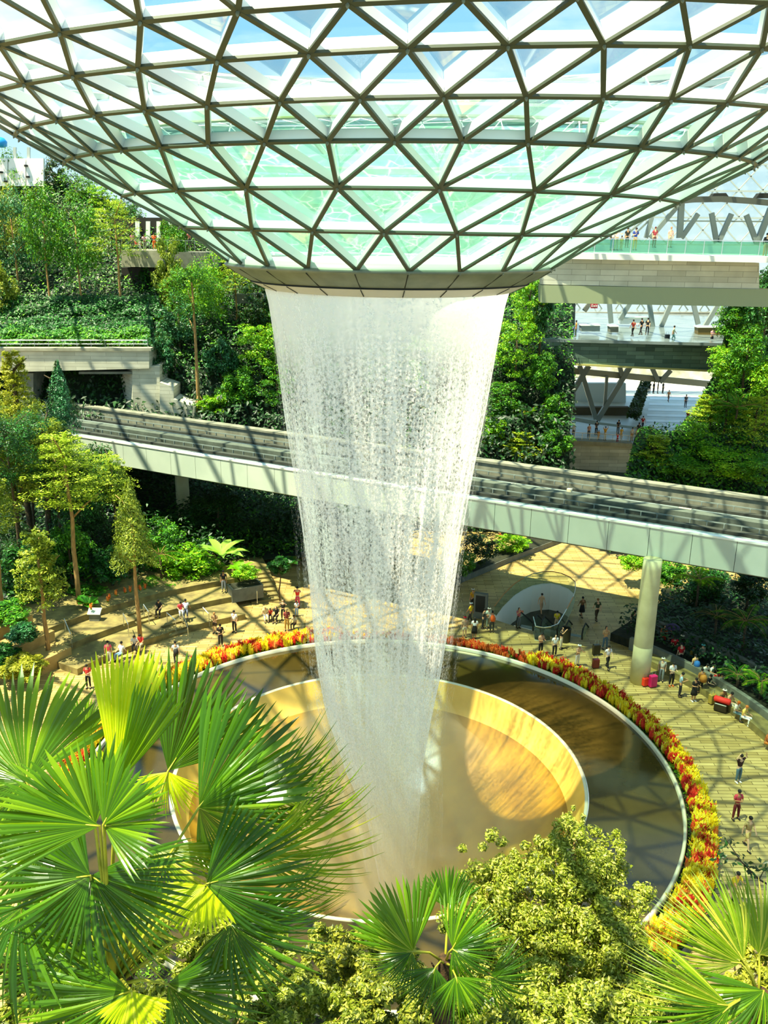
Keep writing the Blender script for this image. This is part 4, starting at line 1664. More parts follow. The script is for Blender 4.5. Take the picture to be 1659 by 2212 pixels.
cover('hillside_undergrowth', HR[3:], 42000, 0.42, L_deep, 'dark leafy undergrowth covering the hillside behind the guideway', 1.6, 1)
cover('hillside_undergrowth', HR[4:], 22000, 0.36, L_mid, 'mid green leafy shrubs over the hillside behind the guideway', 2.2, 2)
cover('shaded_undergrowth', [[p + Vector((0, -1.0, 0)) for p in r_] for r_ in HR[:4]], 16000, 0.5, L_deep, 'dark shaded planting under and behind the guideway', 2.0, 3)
hr_rows = RR
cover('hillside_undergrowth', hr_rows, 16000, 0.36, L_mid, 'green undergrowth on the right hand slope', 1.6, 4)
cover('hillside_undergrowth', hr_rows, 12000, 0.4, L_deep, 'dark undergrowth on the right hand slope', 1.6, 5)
# hedge rows on the left terrace
def band_rows(x0, x1, y0, y1, Y0, Y1):
    xs = np.linspace(x0, x1, 12)
    return [[PY(x, y0, Y0) for x in xs], [PY(x, y1, Y1) for x in xs]]


cover('terrace_hedge', band_rows(-60, 325, 750, 722, 48.5, 51), 9000, 0.34, L_mid, 'bright hedge row just behind the railing of the left terrace', .9, 6, 'hedge')
cover('terrace_hedge', band_rows(-60, 330, 722, 690, 51, 54), 7000, 0.34, L_dark, 'lower light green planting under the thin staked trees', .5, 7, 'hedge')
cover('terrace_hedge', band_rows(-60, 345, 690, 650, 55, 57), 9000, 0.34, L_dark, 'dark green bank behind the thin staked trees', .9, 8, 'hedge')

T = tree
# far upper left
T(30, 520, 318, 120, 76, 'broad', L_mid, 'leafy tree rising beside the white screen wall, upper left')
T(125, 480, 338, 90, 76, 'column', L_deep, 'dark tree just right of the white screen wall', tr=.25)
T(175, 500, 352, 120, 75, 'broad', L_mid, 'green tree tucked under the funnel edge at the upper left')
T(225, 520, 395, 110, 73, 'tier', L_lime, 'bright lime layered tree below the funnel edge, left of the walkway')
T(285, 560, 430, 100, 72, 'broad', L_dark, 'dark leafy tree behind the upper left walkway people')
T(25, 640, 395, 130, 66, 'broad', L_oliv, 'olive leafy tree at the left frame edge, upper terrace')
T(45, 660, 400, 120, 61, 'broad', L_blue, 'bluish green tree with a thin pale trunk, leftmost of the staked row', bark=m_bark, crown_bot=600, props=True)
T(113, 697, 395, 120, 57, 'broad', L_mid, 'mid green tree second in the staked row on the left terrace', bark=m_bark, crown_bot=610, props=True)
T(180, 694, 410, 130, 57, 'broad', L_mid, 'fresh green tree third in the staked row on the left terrace', bark=m_bark, crown_bot=625, props=True)
T(264, 695, 425, 170, 57, 'tier', L_yell, 'yellow green layered tree with a tall pale trunk, rightmost of the staked row', bark=m_bark, crown_bot=560, props=True, tr=.16)
T(8, 760, 560, 90, 56, 'broad', L_oliv, 'olive bushy tree at the left edge below the staked row')
T(340, 720, 560, 90, 62, 'broad', L_dark, 'dark shrubby tree under the upper left walkway')
# centre left hillside, right of the walkway
T(383, 640, 470, 80, 63, 'broad', L_mid, 'bright small tree right of the people in orange on the walkway')
T(370, 720, 515, 80, 58, 'column', L_oliv, 'olive climbing column below the upper left walkway')
T(455, 760, 540, 130, 55, 'broad', L_lime, 'feathery bright green tree under the left end of the funnel rim')
T(430, 888, 560, 150, 47.5, 'broad', L_mid, 'tall tree with a pale trunk standing above the portal ramp', bark=m_bark, crown_bot=700, tr=.2, props=True)
T(512, 730, 548, 130, 56, 'tier', L_yell, 'yellowish layered tree left of the waterfall lip', bark=m_bark, crown_bot=640)
T(392, 800, 630, 110, 52, 'broad', L_blue, 'large bluish leaved bush above the end of the concrete band')
T(350, 850, 715, 80, 49, 'broad', L_blue, 'silvery green bush hanging over the stepped portal wall', trunk=False, cat='shrub', name='shrub')
T(480, 860, 730, 80, 50, 'broad', L_blue, 'round glossy bush in the middle of the hillside left of the waterfall', cat='shrub', name='shrub')
T(560, 760, 600, 100, 54, 'column', L_deep, 'dark hanging foliage beside the upper left edge of the waterfall', cat='climber', name='climbing_plant')
T(565, 850, 700, 110, 50, 'column', L_lime, 'bright lime climbing mass left of the waterfall', cat='climber', name='climbing_plant')
T(600, 905, 790, 120, 48.5, 'column', L_mid, 'leafy shrub mass above the guideway just left of the waterfall', cat='shrub', name='shrub')
T(520, 915, 790, 110, 48, 'broad', L_mid, 'low leafy shrubs above the guideway left of the pale trunk', cat='shrub', name='shrub', trunk=False)
T(470, 915, 850, 90, 47.5, 'broad', L_lime, 'small bright shrubs at the foot of the tall pale trunk', cat='shrub', name='shrub', trunk=False)
T(610, 740, 640, 90, 54, 'broad', L_mid, 'green tree half hidden behind the upper left of the waterfall')
for i, (x, yb, yt, w, L) in enumerate(((660, 930, 700, 120, L_mid), (740, 930, 700, 130, L_dark), (820, 950, 690, 130, L_mid), (900, 950, 720, 120, L_lime), (985, 970, 690, 120, L_mid))):
    T(x, yb, yt, w, 50, 'column', L, ('leafy mass seen dimly through the left part of the waterfall', 'dark leafy mass seen dimly left of centre through the waterfall', 'green leafy mass seen through the centre of the waterfall', 'lime leafy mass seen right of centre through the waterfall', 'green mass just inside the right edge of the waterfall')[i], cat='climber', name='climbing_plant')
# right of the waterfall: the green wall
T(1140, 740, 575, 110, 50, 'column', L_lime, 'bright climbing greenery under the right end of the funnel rim', cat='climber', name='climbing_plant')
T(1165, 760, 600, 60, 49, 'column', L_dark, 'darker climbing greenery beside the end of the stone bridge', cat='climber', name='climbing_plant')
T(1110, 850, 690, 130, 49, 'column', L_lime, 'lime green wall planting right of the waterfall', cat='climber', name='climbing_plant')
T(1165, 890, 760, 80, 48, 'broad', L_mid, 'bushy green wall planting beside the shade toned stone band', cat='climber', name='climbing_plant', trunk=False)
T(1085, 930, 820, 120, 48, 'column', L_mid, 'leafy wall planting low on the right of the waterfall', cat='climber', name='climbing_plant')
T(1190, 960, 850, 90, 47, 'column', L_mid, 'leafy shrubs left of the lower steel columns', cat='shrub', name='shrub')
T(1120, 1000, 930, 110, 45, 'tier', L_yell, 'yellow green feathery shrub above the guideway right of the waterfall', cat='shrub', name='shrub')
T(1200, 1008, 925, 80, 44.5, 'broad', L_mid, 'round green shrub beside the light stone lower wall', cat='shrub', name='shrub', trunk=False)
T(1055, 985, 900, 80, 46, 'broad', L_lime, 'small bright shrubs right against the waterfall above the guideway', cat='shrub', name='shrub', trunk=False)
# right frame side
T(1640, 800, 575, 110, 44, 'broad', L_dark, 'dark glossy tree at the right frame edge beside the stone bridge')
T(1600, 860, 700, 110, 43, 'broad', L_mid, 'green tree below the dark glossy tree at the right edge')
T(1650, 920, 760, 120, 42, 'broad', L_lime, 'bright tree at the right frame edge above the palm rosette')
T(1560, 960, 800, 110, 42, 'tier', L_mid, 'layered green tree beside the striped floor')
T(1620, 1000, 850, 150, 40, 'tier', L_yell, 'yellow green layered tree at the right, above the guideway')
T(1490, 1020, 905, 160, 40, 'tier', L_lime, 'lime layered tree in front of the striped floor')
T(1410, 1030, 935, 110, 39.5, 'tier', L_yell, 'yellowish feathery tree right of the lower stone wall')
T(1400, 965, 920, 60, 48, 'broad', L_dark, 'small dark shrub beside the people at the lower railing', cat='shrub', name='shrub', trunk=False)
T(1560, 1050, 965, 170, 38, 'broad', L_lime, 'bright shrub mass just above the right end of the guideway', cat='shrub', name='shrub', trunk=False)
T(1470, 1045, 985, 130, 38, 'broad', L_mid, 'green shrub mass above the guideway right of the stone wall', cat='shrub', name='shrub', trunk=False)
T(1580, 780, 640, 120, 47, 'broad', L_mid, 'leafy tree closing the right side of the concourse view', n=7000)
T(1570, 850, 740, 120, 45, 'broad', L_lime, 'lime leafy tree in front of the right end of the shade toned stone band', n=7000)
T(1590, 700, 590, 90, 47, 'column', L_dark, 'dark climbing plant at the right end of the stone bridge', cat='climber', name='climbing_plant')
T(1530, 930, 850, 120, 43, 'tier', L_yell, 'yellow green layered crown between the striped floor and the feather palm', n=6000)
T(1640, 1070, 985, 120, 36, 'broad', L_mid, 'green shrubs at the right frame edge above the guideway', cat='shrub', name='shrub', trunk=False)
# hedge strip beside the striped floor
e = cover('hedge_strip', [[PY(x, y, Yq) for x, y, Yq in ((1352, 905, 70), (1380, 838, 90))], [PY(x, y, Yq) for x, y, Yq in ((1378, 912, 70), (1400, 838, 90))]], 3500, .45, L_deep, 'dark hedge strip with small yellow flowers beside the striped floor', 1.4, 12, 'hedge')

# left foreground side of the plaza
cover('terrace_backdrop_planting', G3, 26000, .42, L_deep, 'dark planting behind the left seating terraces', 2.2, 21)
cover('terrace_backdrop_planting', G3[:3], 9000, .36, L_mid, 'mid green low planting behind the left seating terraces', 1.4, 22)
T(60, 1130, 900, 230, 0, 'broad', L_dark, 'broad dark tree crown filling the left of the grove below the concrete band', base=(-22.5, 26.5, 1.4), crown_bot=1110, n=12000, rel=.055)
T(160, 1180, 940, 200, 0, 'broad', L_dark, 'broad dark tree crown in the middle of the grove', base=(-19.5, 26.2, 1.4), crown_bot=1170, n=12000, rel=.055)
T(30, 1000, 850, 170, 0, 'broad', L_oliv, 'olive broad crown at the left frame edge beside the portal', base=(-27.5, 32.5, 1.4), crown_bot=1000, n=9000, rel=.06)
T(240, 1080, 975, 150, 0, 'tier', L_yell, 'yellow green spray of branches in front of the left end of the guideway panels', base=(-16.6, 26.5, 1.4), crown_bot=1075, n=6000, rel=.06)
T(110, 1060, 870, 150, 0, 'broad', L_blue, 'glossy dark green tree under the conical portal tree', base=(-22.0, 29.8, 1.4), crown_bot=1010, n=8000, rel=.06)
T(200, 1240, 1100, 170, 0, 'broad', L_deep, 'deep shaded tree crown behind the slim trunks', base=(-18.8, 26.8, 1.4), crown_bot=1235, n=8000, rel=.06)
T(20, 1260, 1120, 160, 0, 'broad', L_deep, 'deep shaded crown at the left frame edge above the stone blocks', base=(-24.5, 22.5, 1.4), crown_bot=1250, n=8000, rel=.06)
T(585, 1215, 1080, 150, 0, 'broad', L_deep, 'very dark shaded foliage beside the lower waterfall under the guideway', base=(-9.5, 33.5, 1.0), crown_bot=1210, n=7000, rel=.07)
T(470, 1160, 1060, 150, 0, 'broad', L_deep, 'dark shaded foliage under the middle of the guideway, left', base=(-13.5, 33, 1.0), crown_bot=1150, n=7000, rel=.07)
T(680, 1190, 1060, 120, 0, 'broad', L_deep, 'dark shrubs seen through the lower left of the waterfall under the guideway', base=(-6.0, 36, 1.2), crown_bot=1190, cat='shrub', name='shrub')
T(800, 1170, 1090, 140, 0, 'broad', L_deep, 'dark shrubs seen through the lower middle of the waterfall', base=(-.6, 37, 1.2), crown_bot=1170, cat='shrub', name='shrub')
T(15, 1090, 880, 210, 0, 'broad', L_dark, 'dense dark crown hiding the left end of the guideway', base=(-22.0, 20.8, 1.4), crown_bot=1060, n=11000, rel=.055)
T(110, 1010, 905, 170, 0, 'tier', L_oliv, 'olive spray of branches just below the portal opening', base=(-20.5, 24.2, 1.4), crown_bot=1010, n=7000, rel=.06)
T(303, 1380, 1045, 125, 0, 'cone', L_oliv, 'neat conical light green tree with a slim trunk on the seating terrace', base=PZ(303, 1382, .45), bark=m_bark, crown_bot=1215, tr=.16, n=7000, rel=.08)
T(105, 1418, 1140, 150, 0, 'tier', L_oliv, 'layered light tree with a slim orange trunk beside the stone block bench', base=PZ(105, 1420, .45), bark=m_bark, crown_bot=1300, tr=.17)
T(170, 1300, 930, 230, 0, 'tier', L_yell, 'wide spreading yellow green tree reaching toward the guideway', base=PZ(172, 1305, 1.3), bark=m_bark, crown_bot=1100, tr=.2, n=7000, rel=.06)
T(8, 1330, 1010, 150, 0, 'tier', L_oliv, 'layered olive tree cut by the left frame edge', base=PZ(8, 1330, 1.8), bark=m_bark, crown_bot=1150, tr=.2)
T(130, 1100, 785, 90, 0, 'cone', L_blue, 'dark conical tree standing in front of the train portal', base=(-20.5, 29.5, 1.0), crown_bot=920, tr=.3, n=6000, rel=.1)
T(30, 1060, 750, 110, 0, 'tier', L_gold, 'golden olive layered tree at the left edge beside the concrete band', base=(-24.5, 28.5, 1.0), crown_bot=900, tr=.3)
T(90, 1150, 880, 190, 0, 'broad', L_dark, 'big dark glossy tree in the middle of the left grove', base=(-21, 25.5, 1.2), crown_bot=1060, tr=.3, n=9000, rel=.06)
T(30, 1180, 960, 140, 0, 'broad', L_oliv, 'olive tree filling the left frame edge of the grove', base=(-22.5, 22.5, 1.2), crown_bot=1100, n=7000)
T(215, 1130, 960, 130, 0, 'broad', L_dark, 'dark tree behind the wide yellow green tree', base=(-18, 29, 1.0), crown_bot=1100)
T(60, 1290, 1150, 150, 0, 'broad', L_dark, 'dark understory tree at the left behind the slim orange trunk', base=(-23, 20.5, 1.35), crown_bot=1270)
T(150, 1260, 1130, 120, 0, 'broad', L_mid, 'mid green understory tree between the two slim trunks', base=(-20, 22.5, 1.35), crown_bot=1250)
T(240, 1290, 1180, 100, 0, 'broad', L_dark, 'dark understory shrub left of the conical tree', base=(-18.2, 23.0, 1.35), cat='shrub', name='shrub')
T(345, 1240, 1120, 110, 0, 'broad', L_mid, 'green bush right behind the conical tree', base=(-15.5, 26.5, 1.35), cat='shrub', name='shrub', trunk=False)
T(400, 1275, 1180, 130, 0, 'broad', L_lime, 'bright leafy shrub mass beside the large paddle leaved plant', base=(-13.6, 25.5, 1.35), cat='shrub', name='shrub', trunk=False, rel=.12, n=3500)
T(440, 1265, 1200, 90, 0, 'broad', L_mid, 'lower green shrub mass above the top seating terrace', base=(-12.2, 26, 1.35), cat='shrub', name='shrub', trunk=False, rel=.12, n=3000)
T(340, 1300, 1250, 130, 0, 'broad', L_mid, 'low shrub border with orange flowers along the top terrace', base=(-15.6, 23.6, 1.3), cat='shrub', name='shrub', trunk=False, n=3500)
T(190, 1330, 1265, 100, 0, 'broad', L_mid, 'large leaved shrub behind the lectern', base=(-18.6, 21.5, 1.3), cat='shrub', name='shrub', trunk=False, rel=.16, n=2500)
T(30, 1370, 1300, 120, 0, 'broad', L_mid, 'green planting on top of the topmost stone block', base=PZ(25, 1365, 1.6), cat='shrub', name='shrub', trunk=False)
T(65, 1400, 1345, 80, 0, 'broad', L_blue, 'low planting on the second stone block', base=PZ(55, 1400, 1.5), cat='shrub', name='shrub', trunk=False)
T(60, 1480, 1420, 110, 0, 'broad', L_gold, 'pale variegated ivy clump at the foot of the lowest block', base=PZ(55, 1478, 0), cat='shrub', name='shrub', trunk=False)
T(10, 1470, 1390, 90, 0, 'broad', L_dark, 'dark ivy clump at the left frame edge beside the stone blocks', base=PZ(8, 1462, 0), cat='shrub', name='shrub', trunk=False)
T(533, 1262, 1222, 70, 0, 'broad', L_lime, 'bright shrub growing in the square planter', base=PZ(530, 1290, 0.45) + Vector((0, 0, 1.05)), cat='shrub', name='shrub', trunk=False, rel=.16, n=2000)
T(628, 1330, 1205, 55, 0, 'broad', L_dark, 'shaded small tree on a thin stem beside the broad stair', base=PZ(605, 1290, .9), crown_bot=1240, tr=.06)
# planter near the escalator
T(1090, 1215, 1150, 90, 0, 'broad', L_lime, 'bright leafy shrub at the right end of the long planter', base=PZ(1105, 1190, .6), cat='shrub', name='shrub', trunk=False, n=3000, rel=.13)
T(1030, 1240, 1150, 100, 0, 'broad', L_deep, 'dark reddish shrub in the middle of the long planter', base=PZ(1035, 1225, .6), cat='shrub', name='shrub', trunk=False, n=3000)
T(1000, 1262, 1190, 60, 0, 'broad', L_mid, 'green shrub in the long planter beside the waterfall', base=PZ(1000, 1248, .6), cat='shrub', name='shrub', trunk=False, n=2500)
# right planting behind the pillar
soilR = [[Vector((r_ * math.cos(R(a)), r_ * math.sin(R(a)), 0.65)) for a in (-10, 5, 18, 30, 40, 47)] for r_ in (24.2, 31, 38)]
cover('fern_bed_undergrowth', soilR, 16000, .35, L_deep, 'dark fern bed undergrowth behind the curved ledge at the right', 1.3, 14)
T(1375, 1250, 1195, 80, 0, 'broad', L_lime, 'bright fern like shrub left of the cream pillar under the guideway', base=(19.5, 27.5, .6), cat='shrub', name='shrub', trunk=False, rel=.14)
T(1450, 1290, 1205, 90, 0, 'broad', L_mid, 'green shrub right behind the cream pillar', base=(22.5, 25.5, .6), cat='shrub', name='shrub', trunk=False)
T(1530, 1330, 1225, 110, 0, 'broad', L_dark, 'dark shrub in the bed right of the cream pillar', base=(24.5, 22.5, .6), cat='shrub', name='shrub')
T(1620, 1330, 1225, 110, 0, 'broad', L_deep, 'deep shaded shrub under the right end of the guideway', base=(27, 20, .6), cat='shrub', name='shrub')


# fronds: ferns and feather palms
def frond_mesh(L, n, leaf, droop, m, seed=0, width=.5, rachis=m_bark):
    g = random.Random(seed)
    mb = MB()
    pts = []
    for i in range(9):
        t = i / 8
        pts.append(Vector((L * t * (1 - .12 * t), 0, L * (.55 * t - droop * t * t))))
    mb.tube(pts, [0.02 * L * (1 - .8 * i / 8) * .5 for i in range(9)], 4, m=1)
    for i in range(n):
        t = .12 + .88 * i / n
        k = min(7, int(t * 8))
        p = pts[k].lerp(pts[k + 1], t * 8 - k)
        ll = leaf * math.sin(math.pi * min(1, .18 + .82 * t)) ** .6 * g.uniform(.9, 1.1)
        for s in (-1, 1):
            d = Vector((.45, s, -.25)).normalized() * ll
            w = Vector((1, 0, .2)) * (leaf * .5 * width * 2 / max(6, n) * 6)
            mb.add([p, p + d * .5 + w * .5, p + d + Vector((0, 0, -ll * .18)), p + d * .5 - w * .35], [(0, 1, 2), (0, 2, 3)])
    return mesh_from('frond', mb.v, mb.f, [m, rachis], mb.m)


def rosette(name, base, H_, L, nf, n, leaf, droop, m, label, cat, tr=.1, lift=0.25, seed=0):
    e = tag(empty(name, base), label, cat)
    if H_ > .2:
        mb = MB()
        mb.tube([Vector((0, 0, -.2)), Vector((.05, 0, H_ * .5)), Vector((0, 0, H_))], [tr, tr * .8, tr * .9], 7)
        mb.build('trunk', m_barkd, e, smooth=True)
    fm = frond_mesh(L, n, leaf, droop, m, seed)
    g = random.Random(seed)
    for i in range(nf):
        o = link('frond', fm, e, (0, 0, H_))
        o.rotation_euler = (g.uniform(-.15, .15), g.uniform(-.5, .25) * lift * 2, i * 2.4 + g.uniform(-.2, .2))
        s = g.uniform(.8, 1.1)
        o.scale = (s, s, s)
    return e


rosette('tree_fern', PZ(1600, 1420, 0.6), 2.6, 2.6, 14, 26, .42, .62, L_mid, 'large tree fern in the dark bed at the right frame edge', 'fern', seed=1)
rosette('tree_fern', PZ(1540, 1390, 0.6), 2.0, 2.0, 12, 22, .36, .62, L_deep, 'shaded tree fern left of the large one at the right', 'fern', seed=2)
rosette('tree_fern', PZ(1640, 1510, 0.6), 1.2, 1.5, 11, 20, .3, .6, L_lime, 'bright lime fern lowest in the bed at the right edge', 'fern', seed=3)
rosette('tree_fern', PZ(1590, 1490, 0.6), 1.0, 1.4, 10, 20, .3, .6, L_mid, 'small fern between the large fern and the seated crowd', 'fern', seed=4)
rosette('tree_fern', PZ(1500, 1330, 0.6), 2.8, 2.3, 12, 24, .4, .6, L_lime, 'bright tree fern under the guideway right of the pillar', 'fern', seed=5)
rosette('feather_palm', PY(1590, 900, 40), .8, 2.6, 14, 30, .5, .35, L_mid, 'feather palm rosette standing out of the right hand slope', 'palm', seed=6, lift=.6)
rosette('feather_palm', PY(1135, 905, 47), .4, 1.9, 12, 24, .4, .45, L_lime, 'small feather palm on the green wall right of the waterfall', 'palm', seed=7, lift=.6)
rosette('feather_palm', PY(448, 640, 53), 1.0, 2.2, 12, 24, .45, .5, L_mid, 'feather palm on the hillside under the left end of the funnel', 'palm', seed=8, lift=.5)
rosette('feather_palm', Vector((-17.2, 24.5, 1.3)), 2.0, 2.2, 12, 26, .45, .6, L_mid, 'palm with hanging fronds in the shade behind the conical tree', 'palm', seed=9)


# paddle leaves
def paddle_mesh(L, W, m, seed=0):
    mb = MB()
    n = 8
    g = random.Random(seed)
    vs = []
    for i in range(n + 1):
        t = i / n
        w = W * math.sin(math.pi * min(1, t * .93 + .07)) ** .8 * (1 + .12 * math.sin(i * 2.4))
        x = L * t
        z = L * (.5 * t - .45 * t * t)
        vs += [Vector((x, -w, z + w * .35)), Vector((x, 0, z)), Vector((x, w, z + w * .35))]
    fs = []
    for i in range(n):
        b = 3 * i
        fs += [(b, b + 1, b + 4, b + 3), (b + 1, b + 2, b + 5, b + 4)]
    mb.add(vs, fs)
    return mesh_from('leaf', mb.v, mb.f, m, smooth=True)


def paddle_plant(base, L, W, n, m, label, tilt=.35, seed=0, name='paddle_leaf_plant'):
    e = tag(empty(name, base), label, 'plant')
    pm = paddle_mesh(L, W, m, seed)
    g = random.Random(seed)
    for i in range(n):
        o = link('leaf', pm, e, (0, 0, .15))
        o.rotation_euler = (0, -g.uniform(.0, tilt), i * 2 * math.pi / n + g.uniform(-.2, .2))
    return e


L_paddle = leafmat('pale_paddle_leaf', '5fa52c', 'a8d858', 'd2ee90', 0.45)
paddle_plant(PZ(478, 1205, 2.4), 2.3, .36, 9, L_paddle, 'big pale paddle leaved plant above the top terrace, left of the waterfall', .5, 1)
paddle_plant(PZ(520, 1240, 1.7), 1.3, .28, 8, L_lime, 'smaller paddle leaved plant beside the square planter', .6, 2)
paddle_plant(PZ(410, 1240, 1.5), 1.2, .3, 8, L_lime, 'bright broad leaved plant left of the big paddle plant', .6, 3)
paddle_plant(PZ(188, 1312, 1.3), 1.0, .4, 7, L_mid, 'round leaved plant directly behind the lectern', .7, 4)
paddle_plant(PZ(625, 1225, 1.6), 1.1, .35, 8, L_dark, 'dim broad leaved plant at the left edge of the lower waterfall', .5, 5)


# ------------------------------------------------------------------ flowers around the pool
def plume_mesh(name, mt, seed, n=5, h=.42):
    g = random.Random(seed)
    mb = MB()
    for k in range(n):
        a, r_ = g.uniform(0, 6.3), g.uniform(0, .15) if k else 0
        bx, by = r_ * math.cos(a), r_ * math.sin(a)
        hh = h * g.uniform(.75, 1.1)
        z0 = .12
        pts = [Vector((bx, by, z0)), Vector((bx * 1.1, by * 1.1, z0 + hh * .35)), Vector((bx * 1.2, by * 1.2, z0 + hh * .7)), Vector((bx * 1.3, by * 1.3, z0 + hh))]
        mb.tube(pts, [.035, .075, .06, .008], 6)
    # feathery flecks
    for k in range(26):
        a, r_, z = g.uniform(0, 6.3), g.uniform(.02, .2), g.uniform(.2, .2 + h * .75)
        p = Vector((r_ * math.cos(a), r_ * math.sin(a), z))
        d = Vector((math.cos(a) * .05, math.sin(a) * .05, .07))
        s = Vector((-math.sin(a), math.cos(a), 0)) * .03
        mb.add([p - s, p + s, p + d], [(0, 1, 2)])
    return mb


FC = {'yellow': leafmat('yellow_petals', 'f2c80a', 'ffe21a', 'ffef60', .3, .7), 'red': leafmat('red_petals', 'b8140e', 'e02418', 'f24a2c', .25, .7), 'orange': leafmat('orange_petals', 'd8501c', 'f07a30', 'f09a40', .3, .7)}
L_flg = leafmat('flower_foliage', '2c5a10', '5c8f1c', '96b82c', .3)
fl_mesh = {}
for cname in FC:
    for v in range(3):
        mb = plume_mesh('plumes', FC[cname], v + 1)
        fo = MB()
        g = random.Random(v)
        for k in range(12):
            a = g.uniform(0, 6.3)
            d = Vector((math.cos(a), math.sin(a), g.uniform(.3, 1.0))).normalized() * .2
            s = Vector((-math.sin(a), math.cos(a), 0)) * .05
            fo.add([Vector((0, 0, .02)), d * .6 + s, d * 1.1, d * .6 - s], [(0, 1, 2), (0, 2, 3)])
        fl_mesh[(cname, v)] = (mesh_from('plumes', mb.v, mb.f, FC[cname], smooth=False), mesh_from('foliage', fo.v, fo.f, L_flg))
spots = []
g = random.Random(5)
for i in range(3000):
    a = g.uniform(0, 360)
    ro = bed_w(a)
    r_ = g.uniform(15.5, ro - .12)
    p = Vector((r_ * math.cos(R(a)), r_ * math.sin(R(a)), .60 - (r_ - 15.16) / (ro - 15.16) * .2))
    x, y, z = proj(p)
    if not (-10 < x < IW + 10 and 0 < y < IH + 20):
        continue
    if 200 < a < 312:
        continue
    if 52 < a < 88:
        if g.random() < .25:
            continue
        c = 'orange' if g.random() < .8 else 'red'
        sc = .8
        zone = 'low orange bedding flower on the far side of the pool, back right'
    elif 88 <= a < 100:
        c = g.choice(('yellow', 'orange', 'red'))
        sc = .7
        zone = None
    elif a >= 100:
        c = 'yellow' if g.random() < .66 else ('orange' if g.random() < .35 else 'red')
        sc = 1.25
        zone = None
    elif 312 <= a < 330:
        c = 'red' if g.random() < .9 else 'yellow'
        sc = .95
        zone = 'red flower tuft in the front right stretch of the curved bed'
    else:
        c = 'yellow' if g.random() < .58 else 'red'
        sc = 1.25
        zone = None
    spots.append((z, p, c, sc, a))
spots.sort(key=lambda q: q[0])
ZN = lambda a: 'the left stretch of the bed behind the fan palms' if 150 <= a <= 200 else 'the back left stretch of the bed' if 100 <= a < 150 else 'the stretch of bed behind the waterfall' if 88 <= a < 100 else 'the back right stretch of the bed' if 40 < a < 88 else 'the right hand stretch of the bed' if a <= 40 or a > 330 else 'the front right stretch of the bed'
rest = {}
step = max(1, len(spots) // 300)
for i, (z, p, c, sc, a) in enumerate(spots):
    v = i % 3
    if i < 300:
        e = tag(empty('plume_flower', p, g.uniform(0, 6.3)), '%s plume flower in %s' % (c, ZN(a)), 'flower', '%s plume flowers in %s' % (c, ZN(a)))
        s = sc * g.uniform(.85, 1.2)
        e.scale = (s, s, s)
        link('plumes', fl_mesh[(c, v)][0], e)
        link('foliage', fl_mesh[(c, v)][1], e)
    else:
        rest.setdefault(c, []).append((p, v, sc * g.uniform(.85, 1.2), g.uniform(0, 6.3)))


def merge_copies(name, items, which, m, label, cat):
    V, Fs, b = [], [], 0
    for p, v, s, rz, key in items:
        me = fl_mesh[key][which]
        co = np.empty(len(me.vertices) * 3, np.float32)
        me.vertices.foreach_get('co', co)
        co = co.reshape(-1, 3) * s
        cr, sr = math.cos(rz), math.sin(rz)
        co = np.stack([co[:, 0] * cr - co[:, 1] * sr, co[:, 0] * sr + co[:, 1] * cr, co[:, 2]], 1) + np.array(p)
        V.append(co)
        Fs += [[i + b for i in f.vertices] for f in me.polygons]
        b += len(co)
    return tag(link(name, mesh_from(name, np.concatenate(V).tolist(), Fs, m)), label, cat, kind='stuff')


for c, items in rest.items():
    it = [(p, v, s, rz, (c, v)) for p, v, s, rz in items]
    merge_copies('plume_flowers', it, 0, FC[c], 'more %s plume flowers farther around the curved bed' % c, 'flowers')
allit = [(p, v, s, rz, (c, v)) for c in rest for p, v, s, rz in rest[c]]
merge_copies('flower_foliage', allit, 1, L_flg, 'green leaves among the flowers of the curved bed', 'foliage')
na = 1
C, N = [], []
g2 = np.random.default_rng(3)
A = g2.uniform(0, 2 * math.pi, 16000)
ro = np.array([bed_w(math.degrees(a)) for a in A])
r_ = 15.2 + (ro - 15.25) * g2.random(16000)
C = np.stack([r_ * np.cos(A), r_ * np.sin(A), .50 + .22 * g2.random(16000) - (r_ - 15.2) * .1], 1)
N = np.tile([[0, 0, 1.0]], (16000, 1))
tag(link('bed_foliage', leaf_mesh('bed_foliage', C, N, .14, L_flg, 5)), 'low green foliage filling the curved flower bed', 'foliage', kind='stuff')


# small flower spots elsewhere
def blossoms(pts, cname, label, s=.8, group=None):
    for i, p in enumerate(pts):
        e = tag(empty('flowering_plant', p, i), label if isinstance(label, str) else label[i], 'flower', group)
        e.scale = (s, s, s)
        link('plumes', fl_mesh[(cname, i % 3)][0], e)
        link('foliage', fl_mesh[(cname, i % 3)][1], e)


blossoms([PZ(x, y, z) for x, y, z in ((528, 1250, 1.7), (537, 1247, 1.7), (548, 1249, 1.7))], 'red', 'red blossom in the square planter at the top of the steps', .8, 'red blossoms in the square planter')
blossoms([PZ(x, y, 1.7) for x, y in ((252, 1288), (270, 1282), (282, 1280), (302, 1277), (314, 1274), (236, 1296), (234, 1302))], 'orange', 'orange blossom in the border along the top seating terrace', .9, 'orange blossoms along the top terrace')
blossoms([PZ(x, y, 1.2) for x, y in ((1080, 1165), (1086, 1172), (1050, 1185), (1062, 1178))], 'red', 'red blossom in the long planter under the guideway', .9, 'red blossoms in the long planter')
blossoms([PZ(198, 1318, 1.7), PZ(44, 1372, 2.2)], 'orange', ['lone orange blossom just above the lectern', 'lone red orange blossom in the second stone block planting'], .9)

# ------------------------------------------------------------------ people
V3 = Vector


